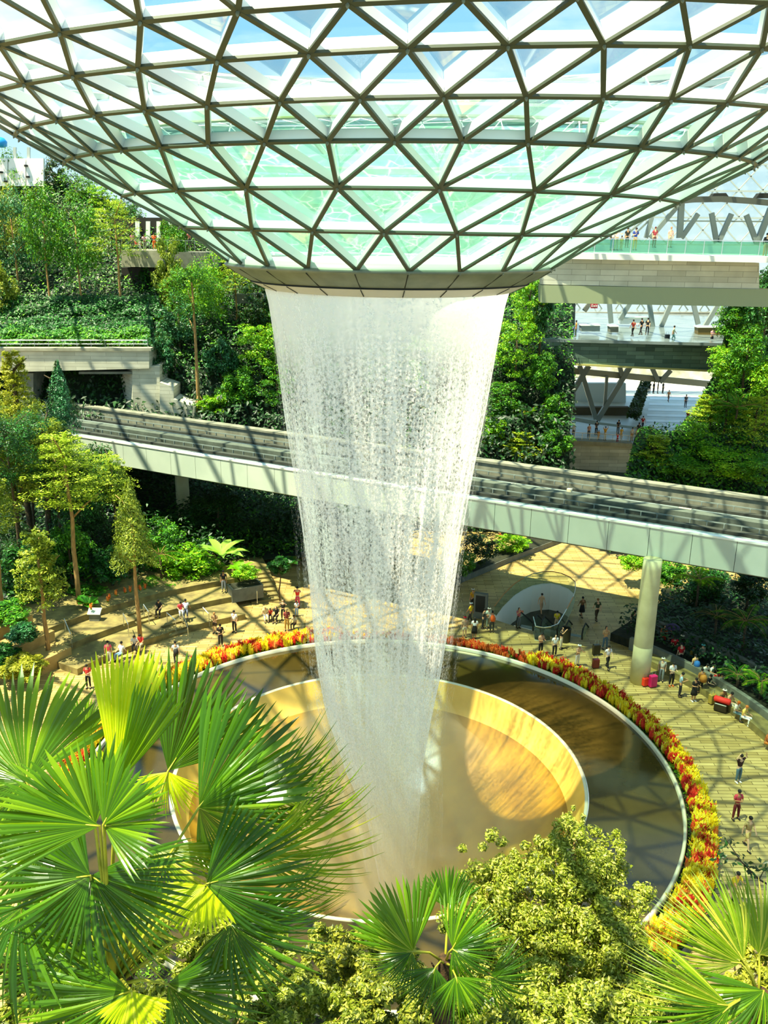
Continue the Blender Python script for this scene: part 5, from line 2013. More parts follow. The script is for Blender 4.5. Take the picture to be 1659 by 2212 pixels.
def skinned(name, verts, edges, radii, sub=1, root=0):
    me = bpy.data.meshes.new(name)
    me.from_pydata([tuple(v) for v in verts], edges, [])
    o = bpy.data.objects.new(name, me)
    COL.objects.link(o)
    md = o.modifiers.new('skin', 'SKIN')
    md.use_smooth_shade = True
    if not me.skin_vertices:
        bm = bmesh.new()
        bm.from_mesh(me)
        bm.verts.layers.skin.verify()
        bm.to_mesh(me)
        bm.free()
    sv = me.skin_vertices[0].data
    for i, r_ in enumerate(radii):
        sv[i].radius = r_ if hasattr(r_, '__len__') else (r_, r_)
        sv[i].use_root = (i == root)
    s = o.modifiers.new('sub', 'SUBSURF')
    s.levels = s.render_levels = sub
    res = bpy.data.meshes.new_from_object(o.evaluated_get(bpy.context.evaluated_depsgraph_get()))
    res.name = name
    bpy.data.objects.remove(o)
    bpy.data.meshes.remove(me)
    return res


POSE = {
    # arms: (elbow, wrist) offsets from shoulder for L (x<0) and R ; legs: (knee, ankle) for L and R
    'stand': dict(aL=((-.05, -.02, -.27), (-.04, .05, -.50)), aR=((.05, -.02, -.27), (.04, .05, -.50))),
    'walk': dict(aL=((-.04, .10, -.25), (-.02, .24, -.43)), aR=((.04, -.10, -.25), (.04, -.12, -.50)), lL=((-.09, -.04, .50), (-.09, -.26, .14)), lR=((.09, .16, .52), (.09, .26, .09))),
    'phone': dict(aL=((-.04, .05, -.26), (.03, .28, -.20)), aR=((.04, .05, -.26), (-.03, .28, -.18)), head=(.05, -.02)),
    'photo': dict(aL=((-.10, .16, -.10), (.06, .30, .12)), aR=((.10, .16, -.10), (-.06, .30, .12))),
    'cross': dict(aL=((-.06, .04, -.26), (.10, .20, -.22)), aR=((.06, .04, -.26), (-.10, .22, -.18)), lL=((-.12, .0, .50), (-.16, -.03, .09)), lR=((.12, 0, .50), (.15, 0, .09))),
    'lean': dict(aL=((-.05, .22, -.2), (-.05, .40, -.12)), aR=((.05, .22, -.2), (.05, .40, -.12)), tilt=.14),
    'up': dict(aL=((-.14, .05, .12), (-.05, .10, .34)), aR=((.14, .05, .12), (.05, .10, .34))),
    'sit': dict(aL=((-.05, .10, -.25), (.02, .32, -.28)), aR=((.05, .10, -.25), (-.02, .32, -.26)), sit=True, tilt=.10, head=(.05, -.03)),
    'sitback': dict(aL=((-.08, -.08, -.25), (-.12, -.22, -.42)), aR=((.06, .10, -.25), (.02, .30, -.30)), sit=True, tilt=-.10),
}
KIT = {}


def kit(pose):
    if pose in KIT:
        return KIT[pose]
    P = POSE[pose]
    sit = P.get('sit')
    dz = -.44 if sit else 0
    tl = P.get('tilt', 0)
    hd = P.get('head', (0, 0))
    pel = V3((0, 0, .94 + dz))
    ch = V3((0, tl * .55, 1.28 + dz))
    wa = V3((0, tl * .2, 1.08 + dz))
    nk = V3((0, tl * .9, 1.45 + dz))
    h1 = nk + V3((0, .015 + hd[0] * .3, .07))
    h2 = nk + V3((0, .03 + hd[0], .15 + hd[1]))
    h3 = nk + V3((0, .01 + hd[0], .225 + hd[1]))
    ns = h2 + V3((0, .085, -.01))
    v = [pel, wa, ch, nk, h1, h2, h3]
    r_ = [(.135, .095), (.12, .085), (.15, .095), (.055, .055), (.06, .068), (.076, .092), (.055, .065)]
    e = [(0, 1), (1, 2), (2, 3), (3, 4), (4, 5), (5, 6)]
    arms, legs = {}, {}
    for s, key in ((-1, 'aL'), (1, 'aR')):
        sh = ch + V3((s * .175, 0, .105))
        el = sh + V3(P[key][0])
        wr = sh + V3(P[key][1])
        d = (wr - el).normalized()
        pm = wr + d * .075
        b = len(v)
        v += [sh, el, wr, pm]
        r_ += [.052, .038, .026, (.036, .018)]
        e += [(2, b), (b, b + 1), (b + 1, b + 2), (b + 2, b + 3)]
        side = d.cross(V3((0, 0, 1)))
        if side.length < .2:
            side = V3((1, 0, 0)).cross(d).cross(d)
            side = V3((0, 1, 0))
        side.normalize()
        up_ = side.cross(d).normalized()
        for k in range(4):
            off = side * (-.027 + .018 * k)
            f1 = pm + off + d * .035
            f2 = pm + off * 1.1 + d * (.062 + (.012 if k in (1, 2) else 0)) - up_ * .014
            c = len(v)
            v += [f1, f2]
            r_ += [.0085, .0065]
            e += [(b + 3, c), (c, c + 1)]
        c = len(v)
        v += [wr + d * .03 - side * .04, wr + d * .062 - side * .052]
        r_ += [.0105, .008]
        e += [(b + 2, c), (c, c + 1)]
        arms[s] = (sh, el, wr)
    for s, key in ((-1, 'lL'), (1, 'lR')):
        hp = pel + V3((s * .09, 0, -.05))
        if sit:
            kn = V3((s * .12, .46, .50))
            an = V3((s * .12, .44, .09))
            toe = V3((s * .12, .60, .04))
        else:
            k0, a0 = P.get(key, ((s * .10, .02, .50), (s * .105, -.02, .09)))
            kn, an = V3(k0), V3(a0)
            toe = an + V3((s * .015, .15, -.05))
        b = len(v)
        v += [hp, kn, an, toe]
        r_ += [.085, .056, .036, (.034, .026)]
        e += [(0, b), (b, b + 1), (b + 1, b + 2), (b + 2, b + 3)]
        legs[s] = (hp, kn, an, toe)
    c = len(v)
    v.append(ns)
    r_.append(.014)
    e.append((5, c))
    K = {'skin': skinned('body', v, e, r_, 1)}
    # shirt
    tv = [pel + V3((0, 0, .02)), wa, ch, nk - V3((0, 0, .03))]
    tr_ = [(.155, .115), (.142, .107), (.168, .115), (.075, .07)]
    te = [(0, 1), (1, 2), (2, 3)]
    for s in (-1, 1):
        sh, el, wr = arms[s]
        b = len(tv)
        tv += [sh, sh.lerp(el, .75)]
        tr_ += [.068, .058]
        te += [(2, b), (b, b + 1)]
    K['shirt'] = skinned('shirt', tv, te, tr_, 1)
    tv2, tr2, te2 = list(tv), list(tr_), list(te)
    for s, b in ((-1, 5), (1, 7)):
        sh, el, wr = arms[s]
        c = len(tv2)
        tv2[b] = el
        tr2[b] = .053
        tv2.append(wr)
        tr2.append(.042)
        te2.append((b, c))
    K['jacket'] = skinned('jacket', tv2, te2, tr2, 1)
    for nm, f1, rr in (('trousers', 1.0, .052), ('shorts', 0.0, .085)):
        pv = [pel + V3((0, 0, .06)), pel - V3((0, 0, .03))]
        pr = [(.142, .105), (.148, .112)]
        pe = [(0, 1)]
        for s in (-1, 1):
            hp, kn, an, toe = legs[s]
            b = len(pv)
            if f1:
                pv += [hp, kn, kn.lerp(an, .93)]
                pr += [.100, .072, .056]
                pe += [(1, b), (b, b + 1), (b + 1, b + 2)]
            else:
                pv += [hp, hp.lerp(kn, .8)]
                pr += [.100, .088]
                pe += [(1, b), (b, b + 1)]
        K[nm] = skinned(nm, pv, pe, pr, 1)
    mb = MB()
    if sit:
        mb.tube([pel + V3((0, -.02, .1)), pel + V3((0, .12, -.01)), V3((0, .42, .52)), V3((0, .48, .36))], [.15, .18, .19, .20], 12)
    else:
        prof = [(.135, .14), (.165, .02), (.20, -.2), (.235, -.45), (.225, -.45)]
        n = 14
        for j, (q, z) in enumerate(prof):
            for i in range(n):
                t = 2 * math.pi * i / n
                w = 1 + .05 * math.sin(i * 2.5) * (j / 4)
                mb.v.append(pel + V3((q * math.cos(t) * w, q * .8 * math.sin(t) * w, z)))
        for j in range(4):
            for i in range(n):
                k = (i + 1) % n
                mb.f.append([j * n + i, j * n + k, (j + 1) * n + k, (j + 1) * n + i])
                mb.m.append(0)
    K['skirt'] = mesh_from('skirt', mb.v, mb.f, m_dark, smooth=True)
    hc = h2 + V3((0, -.012, .035))
    bm = bmesh.new()
    bmesh.ops.create_icosphere(bm, subdivisions=2, radius=1)
    for q in bm.verts:
        co = q.co
        q.co = V3((co.x * .088, co.y * .105, co.z * .10)) + hc
        if co.y > .2 and co.z < .35:
            q.co.y = hc.y + co.y * .062
    me = bpy.data.meshes.new('hair')
    bm.to_mesh(me)
    bm.free()
    K['hair'] = me
    K['longhair'] = skinned('hair', [h3 + V3((0, -.01, .0)), h2 + V3((0, -.045, 0)), nk + V3((0, -.055, .0)), nk + V3((0, -.075, -.16))], [(0, 1), (1, 2), (2, 3)], [(.085, .085), (.09, .085), (.085, .045), (.06, .025)], 1)
    bm = bmesh.new()
    bmesh.ops.create_cone(bm, cap_ends=True, segments=14, radius1=.15, radius2=.09, depth=.05)
    for q in bm.verts:
        q.co = V3((q.co.x * .9, q.co.y, q.co.z)) + h3 + V3((0, 0, .0))
    me = bpy.data.meshes.new('hat')
    bm.to_mesh(me)
    bm.free()
    K['hat'] = me
    mb = MB()
    for s in (-1, 1):
        hp, kn, an, toe = legs[s]
        mb.tube([an + V3((0, -.05, -.04)), an + V3((0, .03, -.035)), toe + V3((0, .03, 0))], [.044, .052, .036], 8)
    K['shoes'] = mesh_from('shoes', mb.v, mb.f, m_dark, smooth=True)
    KIT[pose] = K
    return K


CM = {}


def cloth(c):
    if c not in CM:
        CM[c] = mat('fabric_' + c, c, 0.85)
    return CM[c]


SKINS = ['c48d62', 'd8a57a', 'a8744c', 'dcb08a']


def person(x, y, z, h, pose, face, top, bot, label, hair='15110c', Y=None, skin=None, shoes='22201c', long_=False, hat=None, jacket=False, group=None):
    p = PY(x, y, Y) if Y is not None else PZ(x, y, z)
    if POSE[pose].get('sit') and Y is None:
        pass
    e = tag(empty('person', p, R(face)), label, 'person', group)
    s = h / 1.70
    e.scale = (s, s, s)
    K = kit(pose)

    def part(nm, me, m, par=None):
        if not me.materials:
            me.materials.append(m_dark)
        o = link(nm, me, par or e)
        o.material_slots[0].link = 'OBJECT'
        o.material_slots[0].material = m
        return o
    body = part('body', K['skin'], cloth(skin or SKINS[(int(x) + int(y)) % 4]))
    part('jacket' if jacket else 'shirt', K['jacket' if jacket else 'shirt'], cloth(top))
    kind, col = bot.split(':') if ':' in bot else ('trousers', bot)
    part(kind, K[kind], cloth(col))
    part('hair', K['longhair' if long_ else 'hair'], cloth(hair), body)
    part('shoes', K['shoes'], cloth(shoes))
    if hat:
        part('hat', K['hat'], cloth(hat), body)
    return e


W_, BK, NV = 'f0eee4', '14130f', '222a3c'
# left part of the plaza
person(192, 1487, 0, 1.7, 'phone', 180, 'c2322a', BK, 'person in a red and black top and black trousers alone on the left plaza')
person(236, 1433, 0, 1.62, 'stand', 20, 'e8546a', W_, 'person in a pink top and white trousers seen from behind at the lower ledge')
person(263, 1424, 0, 1.7, 'sitback', 150, W_, '8fb0cc', 'person in white and pale jeans sitting on the lowest ledge')
person(292, 1405, .2, 1.6, 'sit', 190, 'd6d2c8', '3a3a3a', 'person in pale clothes sitting at the foot of the conical tree, left one')
person(306, 1402, .2, 1.6, 'sit', 170, 'd8342c', 'c8b894', 'person in a red top sitting at the foot of the conical tree')
person(381, 1436, 0, 1.7, 'walk', 20, W_, BK, 'person in a white shirt and black trousers walking beside the flower bed, left')
person(477, 1396, 0, 1.7, 'phone', 200, '1c1a16', '24221e', 'person all in black standing on the left plaza near the flowers')
person(465, 1368, 0, 1.65, 'phone', 170, '8a6a44', 'shorts:3a2c20', 'person in brown shorts standing behind the person all in black', hair='a0703c')
person(507, 1366, 0, 1.7, 'stand', 160, W_, BK, 'person in a white shirt and black trousers standing alone at the curved ledge')
person(391, 1330, .75, 1.6, 'sit', 200, 'd83a44', W_, 'person in a red top sitting on the second tier left of a companion')
person(402, 1330, .75, 1.7, 'sitback', 190, 'e6ecf4', '50586a', 'person in white leaning back on the second tier')
person(345, 1328, 1.2, 1.7, 'sit', 180, '1e1e1c', '181818', 'person in black sitting in the shade on the upper terrace')
person(484, 1278, 1.0, 1.75, 'stand', 180, '15161a', '8c8f92', 'person in black and grey standing at the top tier beside the square planter')
person(573, 1340, 0, 1.65, 'sit', 200, 'e2c890', W_, 'person in a beige top and white trousers sitting on the ledge', hair='c89a4c', hat='d8b86c')
person(584, 1338, 0, 1.3, 'sit', 190, 'e2452c', '2a2a2a', 'child in red sitting next to the person in beige')
person(598, 1341, 0, 1.7, 'sit', 170, '1a1a16', '191914', 'person in dark clothes sitting in the middle of the ledge group', long_=True)
person(612, 1339, 0, 1.65, 'photo', 180, '26241e', '1c1a18', 'person in dark clothes with both arms raised beside the ledge group', long_=True)
person(620, 1362, 0, 1.72, 'phone', 185, '8c3a34', 'b88a34', 'person in a maroon checked shirt and mustard trousers in front of the ledge group', hair='d0a060', hat='c8a064')
person(643, 1312, 0, 1.7, 'photo', 180, 'e83020', 'd83a60', 'person in bright red with hands raised near the left edge of the waterfall')
person(641, 1331, 0, 1.25, 'phone', 190, 'dfe6ee', '7fa4d0', 'child in light blue standing below the person in bright red')
person(637, 1357, 0, 1.5, 'sit', 160, 'd6c8a0', '3a3426', 'person crouching near the yellow flowers at the left edge of the waterfall')
# right, near the escalator
person(1003, 1378, 0, 1.65, 'stand', 10, 'b89a78', 'shorts:d8c8a8', 'person in beige with a red cap by the orange flowers', hat='d8242c')
person(1016, 1346, 0, 1.65, 'walk', 60, 'e8c81c', '22201a', 'person in a yellow top behind the person in the black dress', hat=W_)
person(1024, 1380, 0, 1.65, 'stand', 0, W_, 'skirt:15130f', 'person in a black dress over a white top at the flower bed', long_=True)
person(1020, 1316, 0, 1.7, 'stand', 30, 'd89a1c', '2a2418', 'person in an ochre top farthest back left of the kiosk', hat='d8d0b8')
person(1042, 1358, 0, 1.6, 'lean', 270, '3c3c34', '2c2c26', 'person in dark grey leaning over beside the kiosk')
person(1054, 1358, 0, 1.7, 'phone', 200, 'b8c8b0', '8a9a84', 'person in pale green standing beside the orange backpack', hat='d0c8b0')
person(1062, 1366, 0, 1.65, 'stand', 0, 'c8d0c0', '3a3c34', 'person carrying the orange backpack at the escalator entrance')
person(1119, 1357, 0, 1.65, 'photo', 210, 'b05a5c', '6a7078', 'person in a pink patterned top standing at the head of the escalators', long_=True)
person(1168, 1325, -1.2, 1.7, 'walk', 200, 'd8a878', 'c89870', 'person in tan riding the middle escalator')
person(1201, 1362, -.4, 1.6, 'phone', 180, 'e8c820', 'd8b898', 'person in a yellow top riding the right hand escalator')
person(1256, 1334, 0, 1.68, 'walk', 20, '6a4a24', 'skirt:17150f', 'person in a brown top and black skirt walking right of the escalator well')
person(1288, 1341, 0, 1.78, 'walk', 10, '3c4424', '4a3a24', 'person in olive with bags walking away right of the escalator well', hair='8a5a2c')
person(1167, 1413, 0, 1.65, 'phone', 200, 'c89a74', BK, 'person in beige and black in front of the escalator well, left one', hat=BK)
person(1197, 1418, 0, 1.65, 'stand', 190, W_, '1c1a18', 'person in a white top standing by the first yellow flowers', long_=True)
person(1211, 1402, 0, 1.68, 'photo', 240, '2a2622', 'd8c8b0', 'person taking a photo just right of the balustrade corner', long_=True)
person(1246, 1438, 0, 1.6, 'lean', 200, 'e0b08c', 'e8dccc', 'person in a white cap bending behind the yellow flowers', hat=W_)
person(1306, 1402, 0, 1.75, 'cross', 190, 'c8a070', '4a6478', 'person in a tan top and blue jeans standing behind the suitcases', long_=True)
person(1311, 1444, 0, 1.68, 'walk', 200, 'e8dce4', BK, 'person in a white top and black trousers pulling the suitcases')
person(1367, 1366, 0, 1.7, 'stand', 170, '17150f', '1c1a14', 'person in black half hidden left of the cream pillar')
# group at the right hand ledge
person(1431, 1398, 0, 1.7, 'stand', 180, 'e86a20', 'd8401c', 'person in orange at the back left of the seated crowd', long_=True)
person(1445, 1405, 0, 1.7, 'stand', 200, '1a1714', '191613', 'person in black with a purple umbrella behind the crowd')
person(1453, 1422, 0, 1.7, 'phone', 170, 'c8181c', '1a1814', 'person in a bright red shirt behind the dark group at the ledge')
person(1468, 1405, .3, 1.7, 'sit', 190, '3c1c18', '1c1812', 'person with a pale hat sitting at the back of the crowd', hat='d0c8a8')
person(1467, 1440, 0, 1.75, 'stand', 10, 'c21018', 'shorts:1a1612', 'person in a deep red shirt seen from behind in the crowd')
person(1490, 1432, 0, 1.65, 'sit', 220, 'b8902c', '3a3424', 'person in mustard sitting on the ledge in the crowd', hair='5a3a1c')
person(1427, 1472, 0, 1.72, 'stand', 160, 'd8d4c0', '8a9498', 'person in grey trousers standing right of the magenta suitcase', hat='e0dcc8')
person(1449, 1482, 0, 1.72, 'phone', 190, 'dcdcd8', '15140f', 'person in a white and black shirt and orange shoes at the front of the crowd', shoes='d8641c')
person(1467, 1505, 0, 1.7, 'phone', 260, 'a8c4d0', '1a1a1c', 'person in a light blue shirt holding a phone in front of the crowd')
person(1497, 1515, 0, 1.65, 'phone', 200, '15130f', 'skirt:15130f', 'person in a black dress at the front of the crowd', shoes=W_)
person(1511, 1497, 0, 1.7, 'stand', 10, 'b07830', '28241c', 'person with a tan backpack and cloak behind the black dress')
person(1497, 1462, 0, 1.6, 'stand', 20, 'd8a868', '3a3a34', 'person wearing the round blue bag in the middle of the crowd')
person(1513, 1440, 0, 1.65, 'stand', 200, 'a89a7c', '2a2a24', 'person in a teal hat at the middle back of the crowd', hat='58b0a4')
person(1521, 1468, 0, 1.65, 'sit', 200, 'd8d8c8', '1c1c18', 'person in pale green sitting in the middle of the crowd')
person(1535, 1470, 0, 1.7, 'sit', 210, 'ecece0', '15140f', 'person in white on the ledge near the red bag')
person(1527, 1492, 0, 1.65, 'sit', 220, '1c1a16', '3a382c', 'person in black sitting low at the ledge left of the grey back')
person(1543, 1486, 0, 1.65, 'sit', 200, 'd0201c', '141310', 'person in a red top sitting next to the round grey bag')
person(1554, 1492, 0, 1.75, 'sitback', 20, 'a89c80', '16140f', 'person in a grey brown jacket with their back turned at the ledge', jacket=True)
person(1557, 1525, 0, 1.7, 'sit', 200, 'a07840', '2a2418', 'person in a brown top with a pale cap behind the red holdall', hat='d8d0c0')
person(1572, 1532, 0, 1.7, 'sit', 210, 'd0a070', 'c8bca0', 'person in beige leaning on the red holdall')
person(1586, 1552, 0, 1.68, 'sit', 220, 'f0e8d0', '6a8488', 'person in white and grey jeans sitting on the sunlit ledge, left of a pair', hair='d87020')
person(1603, 1562, 0, 1.7, 'sit', 220, 'f0c860', 'f8f6ee', 'person in bright white trousers sitting on the sunlit ledge, right of a pair', hair='c8702c', shoes=W_)
person(1652, 1618, 0, 1.7, 'sit', 230, 'c87038', 'd07a28', 'person in orange trousers sitting at the right frame edge')
person(1593, 1690, 0, 1.7, 'up', 200, '3a1c12', '55707c', 'person in a dark brown top and jeans with raised arms on the right plaza', shoes='e8e4dc')
person(1588, 1770, 0, 1.7, 'cross', 190, 'c03a48', '6a1c20', 'person in a pinkish red shirt with folded arms on the right plaza')
person(1611, 1832, 0, 1.75, 'walk', 200, 'a8905c', 'shorts:c8ac68', 'person in a sand coloured outfit and dark scarf on the right plaza')
person(1580, 1948, 0, 1.65, 'lean', 200, 'f0d020', 'd8c090', 'person in white and yellow bending near the lower right of the plaza')
# upper left walkway
for (x, y, h, po, top, bot, lab) in ((313, 541, 1.7, 'lean', 'e8b8c0', '8a8a78', 'person in pale pink at the upper left railing'), (334, 539, 1.75, 'phone', 'f05a1c', 'e8601c', 'person in vivid orange at the upper left railing'),
                                     (303, 541, 1.2, 'stand', 'f0f0ec', 'c8c8c0', 'child in white at the upper left railing'), (295, 541, 1.1, 'stand', 'e84a50', '3a7a4a', 'child in red at the upper left railing'),
                                     (287, 538, 1.7, 'stand', 'e874b0', '4a4a50', 'person with a magenta top left of the pink clad person'), (410, 534, 1.7, 'lean', 'd87a6c', '3a3a34', 'person in salmon just left of the funnel edge')):
    person(x, y, 0, h, po, 190, top, bot, lab, Y=61)
# bridge at the right
for (x, y, h, po, top, bot, lab, hr) in ((1330, 541, 1.72, 'lean', 'f0ecea', 'b8a890', 'person in white leaning on the glass parapet', 'c88a5c'), (1321, 541, 1.65, 'stand', 'e8dcd8', '4a7ab0', 'person in pale pink and blue beside the one in white', '8a5a3c'),
                                         (1370, 541, 1.72, 'phone', '1c3c90', 'd0901c', 'person in a blue top and mustard trousers on the bridge', '2a1c14'), (1283, 537, 1.1, 'stand', 'e83a24', 'e83a24', 'child in red behind the glass parapet at its left end', '3a2a1c'),
                                         (1341, 541, 1.1, 'stand', 'd8b830', 'a88a3c', 'child in yellow between the white and the blue figures', '2a1c14'), (1412, 535, 1.55, 'stand', 'a83a44', '6a4a3c', 'person with dark red hair low behind the parapet', '5a1c14'),
                                         (1446, 535, 1.55, 'stand', 'e0b0a0', 'a8a090', 'person in light salmon behind the middle of the parapet', 'a87858'), (1651, 556, 1.78, 'stand', '1c1c20', 'd8843c', 'person in a black jacket and orange trousers at the right end of the bridge', '17120e'),
                                         (1353, 535, 1.5, 'stand', '22241e', '2a2a24', 'person in black low behind the parapet', '14120e')):
    person(x, y, 0, h, po, 190, top, bot, lab, Y=33 if x < 1600 else 31.5, hair=hr, jacket='jacket' in lab)
# concourse
for (x, y, h, po, fc, top, bot, lab) in ((1366, 727, 1.72, 'walk', 20, 'b83020', '1c1a18', 'person in red walking along the concourse'), (1384, 724, 1.72, 'walk', 30, '17161a', '1c1c20', 'person in black, left of two on the concourse'),
                                         (1397, 724, 1.75, 'walk', 340, '141416', '17171a', 'person in black, right of two on the concourse'), (1453, 739, 1.68, 'walk', 250, 'b8c8a0', '3a6a6c', 'person in pale green and teal beside the black suitcase'),
                                         (1536, 745, 1.7, 'phone', 200, 'c090a0', '1c1e26', 'person in dusty pink and dark trousers near the bar counter'), (1243, 727, 1.65, 'stand', 90, 'c08a3c', '3a4a34', 'person in tan near the lit violet lettering')):
    person(x, y, 0, h, po, fc, top, bot, lab, Y=54)
# lower level
for (x, y, h, po, top, bot, lab, Yq) in ((1238, 945, 1.6, 'stand', 'e8e6de', '3a2a2c', 'person in white at the far left of the lower railing', 62.6), (1271, 946, 1.65, 'stand', 'd89c84', '4a5058', 'person in salmon at the lower railing', 62.6),
                                         (1287, 940, 1.75, 'phone', '2c2c30', '30302e', 'person in dark grey at the lower railing', 63.2), (1292, 950, 1.15, 'stand', 'e89a4c', 'e8b070', 'child in orange at the lower railing', 62.2),
                                         (1306, 951, 1.65, 'up', 'f0a81c', W_, 'person in amber and white at the lower railing', 62.4), (1334, 938, 1.75, 'phone', '1c1c20', '5a5a58', 'person in black behind the child in bright red', 64),
                                         (1333, 958, 1.3, 'up', 'e8283c', 'a82838', 'child in bright red on the wall side of the lower railing', 62.0), (1341, 950, 1.5, 'phone', 'e8b83c', 'd8a84c', 'child in yellow right of the child in bright red', 62.5),
                                         (1364, 953, 1.65, 'stand', 'f0ece0', 'c8a47c', 'person in white beside the peach dress', 62.4), (1375, 955, 1.65, 'stand', 'f0b08c', 'skirt:f0b890', 'person in a long peach dress at the lower railing', 62.1),
                                         (1387, 928, 1.72, 'walk', 'c81c18', '3a3a40', 'person in red walking on the striped floor', 70), (1378, 944, 1.75, 'stand', '14161c', '1c1c20', 'person in black right of the peach dress', 64.5),
                                         (1408, 938, 1.6, 'sit', 'b8a8c0', '2c2c38', 'person in lilac sitting beside the dark shrub', 65), (1484, 915, 1.75, 'stand', '8c2a1c', '1c1c1c', 'person in dark red at the right of the striped floor', 72),
                                         (1443, 868, 1.65, 'walk', 'd88a4c', '8a6a5c', 'distant person in orange on the striped floor', 84), (1480, 880, 1.75, 'stand', '4a5058', '4a5058', 'distant person in grey standing on the striped floor', 80)):
    person(x, y, 0, h, po, 190, top, bot, lab, Y=Yq)
for i, x in enumerate((1402, 1411, 1420, 1431)):
    person(x, 850, 0, 1.7, 'stand', 190 + i * 30, ('1c1c20', '2a2a2e', '15151a', '3a3a3c')[i], '1a1a1c', 'small dark figure, %s from the left, at the head of the striped floor' % ('first', 'second', 'third', 'fourth')[i], Y=88)


# luggage
def suitcase(x, y, w, h, d, col, label, rz=0.0, z=0, Y=None):
    p = PY(x, y, Y) if Y else PZ(x, y, z)
    e = tag(empty('suitcase', p, R(rz)), label, 'suitcase')
    mb = MB()
    mb.box((0, 0, h / 2 + .05), (w, d, h))
    sh_ = mb.build('shell', mat('case_' + col, col, .35), e, bevel=.04)
    mb = MB()
    for sx in (-1, 1):
        for sy in (-1, 1):
            mb.tube([V3((sx * w * .38, sy * d * .3, 0)), V3((sx * w * .38, sy * d * .3, .06))], .03, 8)
    mb.build('wheels', m_dark, sh_)
    mb = MB()
    mb.tube([V3((-w * .25, 0, h)), V3((-w * .25, 0, h + .32)), V3((w * .25, 0, h + .32)), V3((w * .25, 0, h))], .012, 6)
    mb.build('pull_handle', m_steelg, sh_)
    return e


suitcase(1393, 1482, .42, .55, .28, 'e8381c', 'orange red suitcase at the foot of the cream pillar', 20)
suitcase(1409, 1484, .5, .78, .32, 'd01c64', 'magenta suitcase right of the orange red one', 20)
suitcase(1287, 1415, .5, .75, .32, '15130f', 'tall black suitcase behind the dark red one', 10)
suitcase(1286, 1443, .45, .62, .3, '6a1418', 'dark red suitcase beside the flower bed', 10)
suitcase(1537, 1520, .45, .62, .3, 'a88c3c', 'olive gold suitcase left of the red holdall', 30)
suitcase(1556, 1536, .75, .5, .45, '2a2014', 'dark trunk carrying the red holdall', -35)
suitcase(1440, 739, .5, .75, .32, '10161a', 'black suitcase on the polished concourse', 0, Y=54)
p = PZ(1557, 1536, 0) + V3((0, 0, .58))
e = tag(empty('holdall', p, R(-35)), 'bright red holdall lying on the dark trunk', 'bag')
mb = MB()
mb.tube([V3((-.5, 0, .16)), V3((-.44, 0, .16)), V3((.44, 0, .16)), V3((.5, 0, .16))], [.08, .19, .19, .08], 12)
mb.build('body', mat('red_holdall', 'd8281c', .7), e, smooth=True)
mb = MB()
mb.tube([V3((-.2, .1, .3)), V3((-.15, .02, .45)), V3((.15, .02, .45)), V3((.2, .1, .3))], .015, 6)
mb.build('handles', m_dark, e)


def pack(x, y, z, col, label, rz=0, s=1.0, name='backpack', Y=None):
    e = tag(empty(name, (PZ(x, y, 0) + V3((0, 0, z))), R(rz)), label, 'bag')
    mb = MB()
    mb.tube([V3((0, -.17, -.22)), V3((0, -.20, -.18)), V3((0, -.22, .05)), V3((0, -.19, .2)), V3((0, -.17, .24))], [q * s for q in (.08, .16, .17, .13, .04)], 10)
    bd_ = mb.build('body', mat('pack_' + col, col, .8), e, smooth=True)
    mb = MB()
    for sx in (-1, 1):
        mb.tube([V3((sx * .1, -.1, .2)), V3((sx * .12, .1, .18)), V3((sx * .13, .13, 0)), V3((sx * .12, -.1, -.18))], .018, 5)
    mb.build('straps', mat('pack_' + col, col, .8), bd_)


pack(1062, 1366, 1.2, 'e8601c', 'orange backpack worn at the escalator entrance', 0)
pack(1511, 1497, 1.15, 'b07424', 'large tan backpack in the crowd', 10, 1.4)
pack(1497, 1462, 1.0, '2468b0', 'round blue bag worn in the middle of the crowd', 20, 1.2)
pack(381, 1436, 1.0, '181614', 'black backpack worn beside the flower bed, left', 20)
# umbrella over the crowd's back
e = tag(empty('umbrella', PZ(1446, 1403, 0) + V3((.1, .1, 1.3))), 'purple umbrella held over the back of the crowd', 'umbrella')
mb = MB()
mb.lathe([(0.01, .62), (.22, .56), (.42, .42), (.5, .3), (.41, .41), (.21, .55), (.01, .6)], 8)
mb.build('canopy', mat('purple_cloth', '3c2858', .7), e)
mb = MB()
mb.tube([V3((0, 0, -.2)), V3((0, 0, .62))], .012, 5)
mb.build('shaft', m_dark, e)

# ------------------------------------------------------------------ foreground terrace and its plants
mb = MB()
a = [Vector((-30, -45, 10.0)), Vector((34, -45, 10.0)), Vector((34, -24.5, 10.0)), Vector((-30, -24.5, 10.0))]
mb.add(a + [p - Vector((0, 0, 3)) for p in a], [(0, 1, 2, 3), (7, 6, 5, 4), (0, 4, 5, 1), (1, 5, 6, 2), (2, 6, 7, 3), (3, 7, 4, 0)])
struct(mb.build('floor', m_soil), 'planted foreground terrace below the camera')


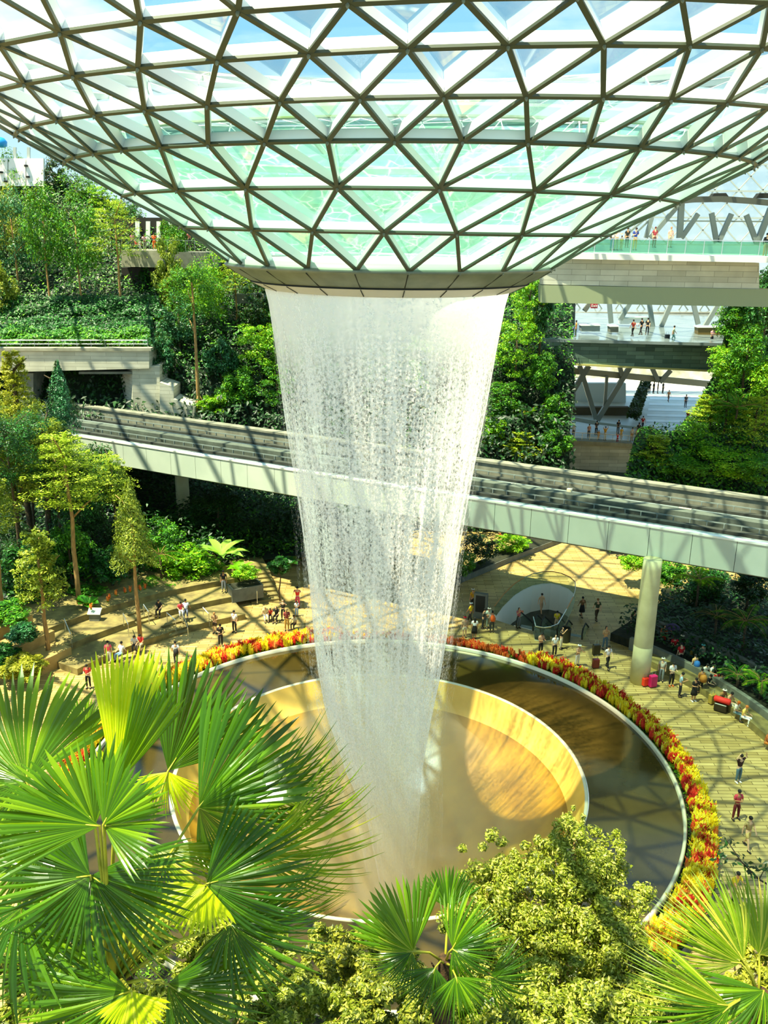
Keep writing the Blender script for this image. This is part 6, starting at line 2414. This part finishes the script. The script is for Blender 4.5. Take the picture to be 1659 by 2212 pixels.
def fan_mesh(seed, spread, N=34, split=.5, fold=.16, droop=.22, cohes=1.0, ragged=.12):
    """unit fan leaf in the XY plane, pointing +Y, facing +Z; pleated segments joined near the hub"""
    g = random.Random(seed)
    V, F = [], []
    rows = 8
    sw = R(spread)
    for i in range(N):
        a0 = -sw / 2 + sw * i / N
        a1 = a0 + sw / N
        am = (a0 + a1) / 2
        L = (0.86 + .14 * math.cos(am * .9)) * g.uniform(1 - ragged, 1.0)
        sp = split * g.uniform(.85, 1.25)
        dr = droop * g.uniform(.6, 1.5)
        tw = g.uniform(-.25, .25)
        b = len(V)
        for j in range(rows + 1):
            t = j / rows
            r_ = L * t
            hw = (a1 - a0) / 2 * r_ * cohes
            if t > sp:
                k = (t - sp) / (1 - sp)
                hw = (a1 - a0) / 2 * L * (sp + .12 * k) * (1 - k ** 1.6) * cohes + .001
            cup = .10 * math.sin(am) ** 2
            z = -dr * t ** 2.4 + cup * t
            ridge = fold * hw * (1.6 if t <= sp else 1.2)
            cx, cy = math.sin(am) * r_, math.cos(am) * r_
            tx, ty = math.cos(am), -math.sin(am)
            for s, zz in ((-1, -ridge), (0, ridge), (1, -ridge)):
                tz = tw * max(0, t - sp) * s * hw * 3
                V.append((cx + tx * hw * s, cy + ty * hw * s, z + zz + tz))
        for j in range(rows):
            q = b + j * 3
            F += [(q, q + 1, q + 4, q + 3), (q + 1, q + 2, q + 5, q + 4)]
    return V, F


L_fan = leafmat('fan_palm_leaf', '305804', '4e7c08', '86a812', 0.42, 0.3)
L_fanB = leafmat('sunlit_fan_palm_leaf', 'b8d008', 'e6ee10', 'f6f840', 0.6, 0.4)  # sunlight shining through the leaf is put into this yellow
L_fanD = leafmat('deep_fan_palm_leaf', '1e4204', '345f08', '5c880e', 0.3, 0.25)
L_fanY = leafmat('yellowing_fan_palm_leaf', '4c700a', '8aa414', 'd4c44c', 0.45, 0.35)
m_pet = mat('yellow_petiole', 'b8b02c', 0.5, 0, '8a8a20', 3)
m_fib = mat('fibrous_palm_trunk', '5a3e1c', 0.95, 0, '2c1c0c', 14, .6)

FANS = {}


def fan_palm(crown, label, leaves, trunk_len, tr=.13, name='fan_palm'):
    """crown = world point where the petioles meet; leaves = (hub x, y, depth, tip x, y, length m, spread, tilt, roll, material, seed)"""
    base = crown - Vector((0, 0, trunk_len))
    e = tag(empty(name, base), label, 'palm')
    mb = MB()
    pts = [Vector((0, 0, 0)), Vector((.05, .02, trunk_len * .35)), Vector((0, 0, trunk_len * .7)), Vector((0, 0, trunk_len + .05))]
    mb.tube(pts, [tr * 1.2, tr, tr, tr * .9], 14)
    for k in range(26):
        z = trunk_len * (.55 + .45 * k / 26)
        an = k * 2.4
        q = Vector((math.cos(an), math.sin(an), 0))
        mb.bar(q * tr * .8 + Vector((0, 0, z - .12)), q * tr * 1.9 + Vector((0, 0, z + .12)), .07, .02, up=q)
    mb.build('trunk', m_fib, e, smooth=False)
    for (hx, hy, dep, tx, ty, Lm, spread, tilt, roll, m, seed, *opt) in leaves:
        hub = PD(hx, hy, dep)
        d2 = (RT * (tx - hx) - UP * (ty - hy)).normalized()
        ydir = (d2 * math.cos(R(tilt)) - FW * math.sin(R(tilt))).normalized()   # positive tilt: tip towards us
        nz = -FW - ydir * (-FW).dot(ydir)
        nz.normalize()
        nz = Matrix.Rotation(R(roll), 3, ydir) @ nz
        xdir = ydir.cross(nz).normalized()
        key = (seed, spread, opt[0] if opt else 0)
        if key not in FANS:
            kw = opt[0] if opt else {}
            FANS[(seed, spread, 0)] = None
            V, F = fan_mesh(seed, spread, **(dict(kw) if kw else {}))
            FANS[key] = (V, F)
        V, F = FANS[key]
        me = mesh_from('leaf_fan', V, F, m, smooth=False)
        o = bpy.data.objects.new('leaf_fan', me)
        COL.objects.link(o)
        o.parent = e
        M = Matrix((xdir, ydir, nz)).transposed().to_4x4() @ Matrix.Scale(Lm, 4)
        M.translation = hub - base
        o.matrix_local = M
        pm = MB()
        s = crown - base + Vector((0, 0, -.05))
        t = hub - base
        mid = s.lerp(t, .5) + Vector((0, 0, .12 * (t - s).length))
        pm.tube([s, mid, t, t + ydir * Lm * .12], [.022, .015, .011, .004], 6)
        pm.build('petiole', m_pet, e, smooth=True)
    return e


K1 = (('cohes', 1.0), ('split', .80), ('droop', .05), ('N', 16), ('ragged', .08))
K2 = (('split', .66), ('droop', .14), ('N', 22))
K3 = (('split', .52), ('droop', .35), ('N', 30))
K4 = (('split', .42), ('droop', .45), ('N', 36), ('ragged', .2))
crownL = PD(246, 2120, 8.7)
fan_palm(crownL, 'large fan palm with glossy pleated leaves filling the lower left', [
    (249, 1699, 7.9, 272, 1410, 1.26, 36, -6, 10, L_fanB, 1, K1),
    (249, 1699, 7.85, 352, 1500, 0.98, 34, 0, 30, L_fan, 2, K1),
    (252, 1700, 7.95, 190, 1640, 0.38, 120, 10, 0, L_fanB, 3, K1),
    (57, 1688, 8.3, 60, 1430, 1.12, 120, -8, -15, L_fan, 4, K2),
    (57, 1688, 8.35, -40, 1760, 0.95, 150, 5, 10, L_fan, 5, K3),
    (205, 1782, 7.4, 118, 1606, 0.78, 110, 12, 20, L_fan, 6, K2),
    (223, 1782, 7.3, 288, 1650, 0.62, 90, 10, -20, L_fan, 7, K1),
    (215, 1784, 7.35, 20, 1730, 0.95, 70, 25, 35, L_fan, 8, K2),
    (225, 1784, 7.35, 350, 1755, 0.66, 100, 25, -35, L_fan, 9, K2),
    (363, 1665, 9.4, 500, 1448, 1.32, 95, -10, 18, L_fanD, 10, K2),
    (363, 1667, 9.3, 352, 1760, 0.52, 150, 15, 0, L_fanB, 11, K4),
    (430, 1743, 9.0, 600, 1545, 1.34, 90, 0, -15, L_fanD, 12, K2),
    (430, 1745, 8.9, 560, 1790, 0.95, 150, 15, 0, L_fan, 13, K3),
    (560, 1700, 10.2, 700, 1720, 0.95, 130, 5, 0, L_fanY, 14, K4),
    (520, 1760, 10.0, 740, 1770, 1.35, 100, 0, 25, L_fanD, 15, K4),
    (194, 1891, 7.9, 20, 1895, 0.95, 170, 18, 10, L_fanD, 16, K3),
    (198, 1891, 7.95, 330, 1960, 0.95, 120, 20, -20, L_fanD, 17, K3),
    (446, 1909, 8.6, 640, 1850, 1.05, 130, 10, -10, L_fanD, 18, K3),
    (560, 1846, 9.4, 810, 1850, 1.35, 110, 5, 15, L_fanY, 19, K4),
    (446, 1912, 8.5, 400, 2000, 0.5, 140, 25, 0, L_fanB, 20, K2),
    (498, 1997, 8.8, 600, 2120, 0.98, 190, 25, 0, L_fanD, 21, K4),
    (500, 1996, 8.85, 740, 2000, 1.15, 70, 5, 20, L_fan, 22, K4),
    (47, 1960, 8.2, 60, 2130, 1.0, 200, 35, 0, L_fanD, 23, K4),
    (280, 2142, 8.1, 60, 2170, 1.1, 120, 20, 10, L_fan, 24, K3),
    (285, 2142, 8.0, 300, 2230, 0.42, 140, 25, 0, L_fanB, 25, K2),
    (363, 2126, 8.8, 540, 2190, 1.0, 130, 25, -10, L_fanD, 26, K3),
    (330, 1830, 8.9, 480, 1960, 1.1, 100, 25, 0, L_fanY, 27, K4),
    (90, 1820, 9.4, -20, 1850, 1.0, 170, 10, 0, L_fan, 28, K3),
    (150, 2060, 8.9, 60, 2110, 1.0, 150, 25, 0, L_fan, 29, K4),
    (250, 1960, 9.2, 350, 2050, 0.9, 150, 30, 0, L_fanY, 30, K4),
    (180, 1600, 9.8, 175, 1530, 0.5, 90, 0, 10, L_fan, 31, K2),
], 5.5)
crownC = PD(962, 2075, 12.6)
fan_palm(crownC, 'smaller fan palm in the bottom centre beside the bushy tree', [
    (892, 2053, 12.3, 838, 1925, 1.05, 110, 0, 20, L_fan, 41, K2),
    (892, 2055, 12.2, 800, 2030, .75, 120, 20, 0, L_fanY, 42, K4),
    (890, 2056, 12.2, 850, 2110, .55, 120, 30, 0, L_fanD, 43, K3),
    (968, 1962, 13.0, 968, 1880, .62, 120, 0, 0, L_fanD, 44, K2),
    (978, 2048, 12.3, 1020, 1960, .8, 110, 10, -30, L_fan, 45, K3),
    (978, 2050, 12.2, 1060, 2090, .7, 150, 30, 0, L_fanD, 46, K4),
    (985, 2110, 12.0, 1000, 2170, .7, 150, 30, 0, L_fan, 47, K4),
    (1060, 2110, 12.4, 1120, 2120, .7, 150, 20, 0, L_fanD, 48, K4),
    (940, 2090, 12.1, 900, 2180, .7, 130, 30, 0, L_fanD, 49, K4),
], 6.0, .11)
crownR = PD(1640, 2150, 10.5)
fan_palm(crownR, 'fan palm with narrow sunlit leaves cut by the lower right corner', [
    (1605, 2075, 10.3, 1550, 1965, 1.0, 90, 0, 10, L_fanY, 51, K3),
    (1600, 2080, 10.25, 1430, 2050, 1.05, 70, 10, 0, L_fanY, 52, K4),
    (1573, 2172, 10.0, 1370, 2130, 1.15, 80, 10, 10, L_fanY, 53, K4),
    (1575, 2175, 9.95, 1480, 2230, .9, 90, 20, 0, L_fan, 54, K4),
    (1640, 2060, 10.6, 1680, 1980, .9, 140, 5, 0, L_fanY, 55, K3),
    (1650, 2140, 10.2, 1600, 2220, .9, 160, 30, 0, L_fan, 56, K3),
], 6.0, .12)


# bushy foreground trees
def bush(parts, n, size, m, label, cat, name, seed, base, trunk_r=.09):
    """parts = lumps (px, py, depth, r px, squash)"""
    g = np.random.default_rng(seed)
    e = tag(empty(name, base), label, cat)
    Cs, Ns, ws = [], [], []
    tot = sum(p[3] ** 2 for p in parts)
    for (x, y, dep, rp, sq) in parts:
        k = int(n * rp ** 2 / tot)
        c = np.array(PD(x, y, dep))
        rr = rp * dep / FPX
        nb = max(16, int(46 * rr))
        d0 = unit(nb, g)
        cs = d0 * g.uniform(.4, 1.08, nb)[:, None] * rr
        rs = g.uniform(.12, .28, nb) * rr
        b = g.integers(0, nb, k)
        d = unit(k, g)
        P = cs[b] + d * (rs[b] * g.uniform(.45, 1.1, k))[:, None]
        P[:, 2] *= sq
        Cs.append(c + P - np.array(base))
        Ns.append(d + np.array([0, -.2, .8]))
    link('crown', leaf_mesh('crown', np.concatenate(Cs), np.concatenate(Ns), size, m, seed, aspect=.42), e)
    mb = MB()
    g3 = random.Random(seed)
    tp = max((PD(p[0], p[1], p[2]) for p in parts), key=lambda q: q.z) - Vector(base)
    lo = Vector((0, 0, 0))
    mb.tube([lo, lo.lerp(tp, .5), lo.lerp(tp, .95)], [trunk_r, trunk_r * .7, trunk_r * .2], 7)
    for (x, y, dep, rp, sq) in parts:
        q = PD(x, y, dep) - Vector(base)
        t = max(0.05, min(.8, (q.z / max(tp.z, .1)) - .25))
        s = lo.lerp(tp, t)
        mb.tube([s, s.lerp(q, .5), q], [trunk_r * .4, trunk_r * .25, trunk_r * .1], 5)
    mb.build('branches', m_bark, e, smooth=True)
    return e


L_fgA = leafmat('fine_yellow_green_leaves', '3a4a08', '8f9820', 'e2d868', 0.32, .4)
L_fgB = leafmat('fine_olive_leaves', '38440a', '747c1a', 'ccc04a', 0.3, .4)
zb = 10.0
bt = PD(1200, 2300, 17.5)
bush([(1245, 1785, 19.5, 34, 1.3), (1240, 1825, 19.5, 56, 1.0), (1200, 1860, 19.0, 85, .9), (1290, 1870, 19.2, 80, .9), (1060, 1870, 19.5, 70, .9), (1130, 1930, 18.6, 105, .8), (1250, 1950, 18.4, 115, .8), (1340, 1930, 19, 75, .8),
      (1050, 1980, 18.4, 100, .8), (1180, 2040, 17.8, 120, .8), (1300, 2040, 18.0, 110, .8), (1090, 2080, 17.5, 110, .8), (1240, 2130, 17.2, 120, .8), (1360, 2080, 17.8, 80, .8)],
     90000, .085, L_fgA, 'big bushy yellow green tree with fine leaves in the lower right', 'tree', 'bushy_tree', 71, Vector((bt.x, bt.y, zb)), .14)
for i, (parts, nn, m, lab) in enumerate((
    ([(720, 2060, 16.5, 70, .8), (780, 2110, 16, 90, .8), (860, 2100, 16, 70, .8), (700, 2130, 15.5, 80, .8)], 17000, L_fgB, 'olive shrub with fine leaves between the two fan palms'),
    ([(620, 2160, 14.5, 90, .8), (740, 2190, 14.5, 90, .8), (560, 2200, 14, 80, .8)], 13000, L_fgA, 'sunlit shrub at the bottom edge right of the large fan palm'),
    ([(860, 2180, 14.5, 90, .8), (960, 2190, 14.5, 90, .8), (1050, 2190, 14.5, 80, .8)], 14000, L_fgB, 'shrub with a few red leaves at the bottom centre edge'),
    ([(1160, 2200, 15, 90, .8), (1290, 2210, 15, 100, .8), (1400, 2190, 15.5, 90, .8)], 14000, L_fgA, 'bright shrub at the bottom edge under the big bushy tree'),
    ([(1400, 2110, 17, 60, .8), (1440, 2180, 16.5, 80, .8), (1500, 2200, 16, 80, .8)], 9000, L_fgB, 'olive shrub left of the lower right fan palm'),
    ([(1620, 2020, 16, 60, .8), (1650, 2080, 15.5, 70, .8), (1580, 2010, 16.5, 40, .8), (1660, 2150, 15, 70, .8)], 9000, L_gold, 'golden shrub behind the lower right fan palm'),
    ([(480, 2060, 13.5, 90, .8), (400, 2180, 12.5, 90, .8), (560, 2100, 13.5, 80, .8)], 12000, L_fgA, 'sunlit shrub behind the lower leaves of the large fan palm'),
    ([(120, 2000, 13, 90, .8), (60, 2090, 12.5, 90, .8), (200, 2120, 12.5, 90, .8), (90, 2180, 12, 100, .8), (320, 2020, 13.5, 80, .8)], 16000, L_fgB, 'dark olive shrub behind the lower left leaves of the large fan palm'),
)):
    c = sum((PD(p[0], p[1], p[2]) for p in parts), Vector()) / len(parts)
    bush(parts, int(nn * 1.5), .095, m, lab, 'shrub', 'shrub', 80 + i, Vector((c.x, c.y, zb)), .06)
cover('terrace_ground_cover', [[Vector((x, y, 10.05)) for x in (-14, -6, 0, 6, 14)] for y in (-36, -30, -24.6)], 26000, .16, L_fgB, 'low leafy ground cover over the foreground terrace', 1.0, 33)
# bare twig in front of the right plaza
e = tag(empty('thin_branch', PD(1659, 1925, 19)), 'thin dark twig with sparse leaves reaching in over the right plaza', 'branch')
mb = MB()
P0 = [PD(x, y, d) - e.location for x, y, d in ((1720, 1945, 19), (1640, 1900, 18.8), (1600, 1860, 18.7), (1570, 1815, 18.6))]
mb.tube(P0, [.03, .022, .016, .008], 6)
mb.tube([P0[1], PD(1655, 1870, 18.7) - e.location], [.014, .006], 5)
mb.tube([P0[2], PD(1560, 1850, 18.7) - e.location], [.012, .006], 5)
mb.build('stem', m_barkd, e)
g = np.random.default_rng(5)
C = np.concatenate([np.array(PD(x, y, 18.7) - e.location) + g.normal(0, .09, (14, 3)) for x, y in ((1655, 1870), (1560, 1850), (1572, 1815), (1620, 1880), (1605, 1862))])
link('leaves', leaf_mesh('leaves', C, np.tile([[0, -.5, 1]], (len(C), 1)), .13, L_deep, 3), e)
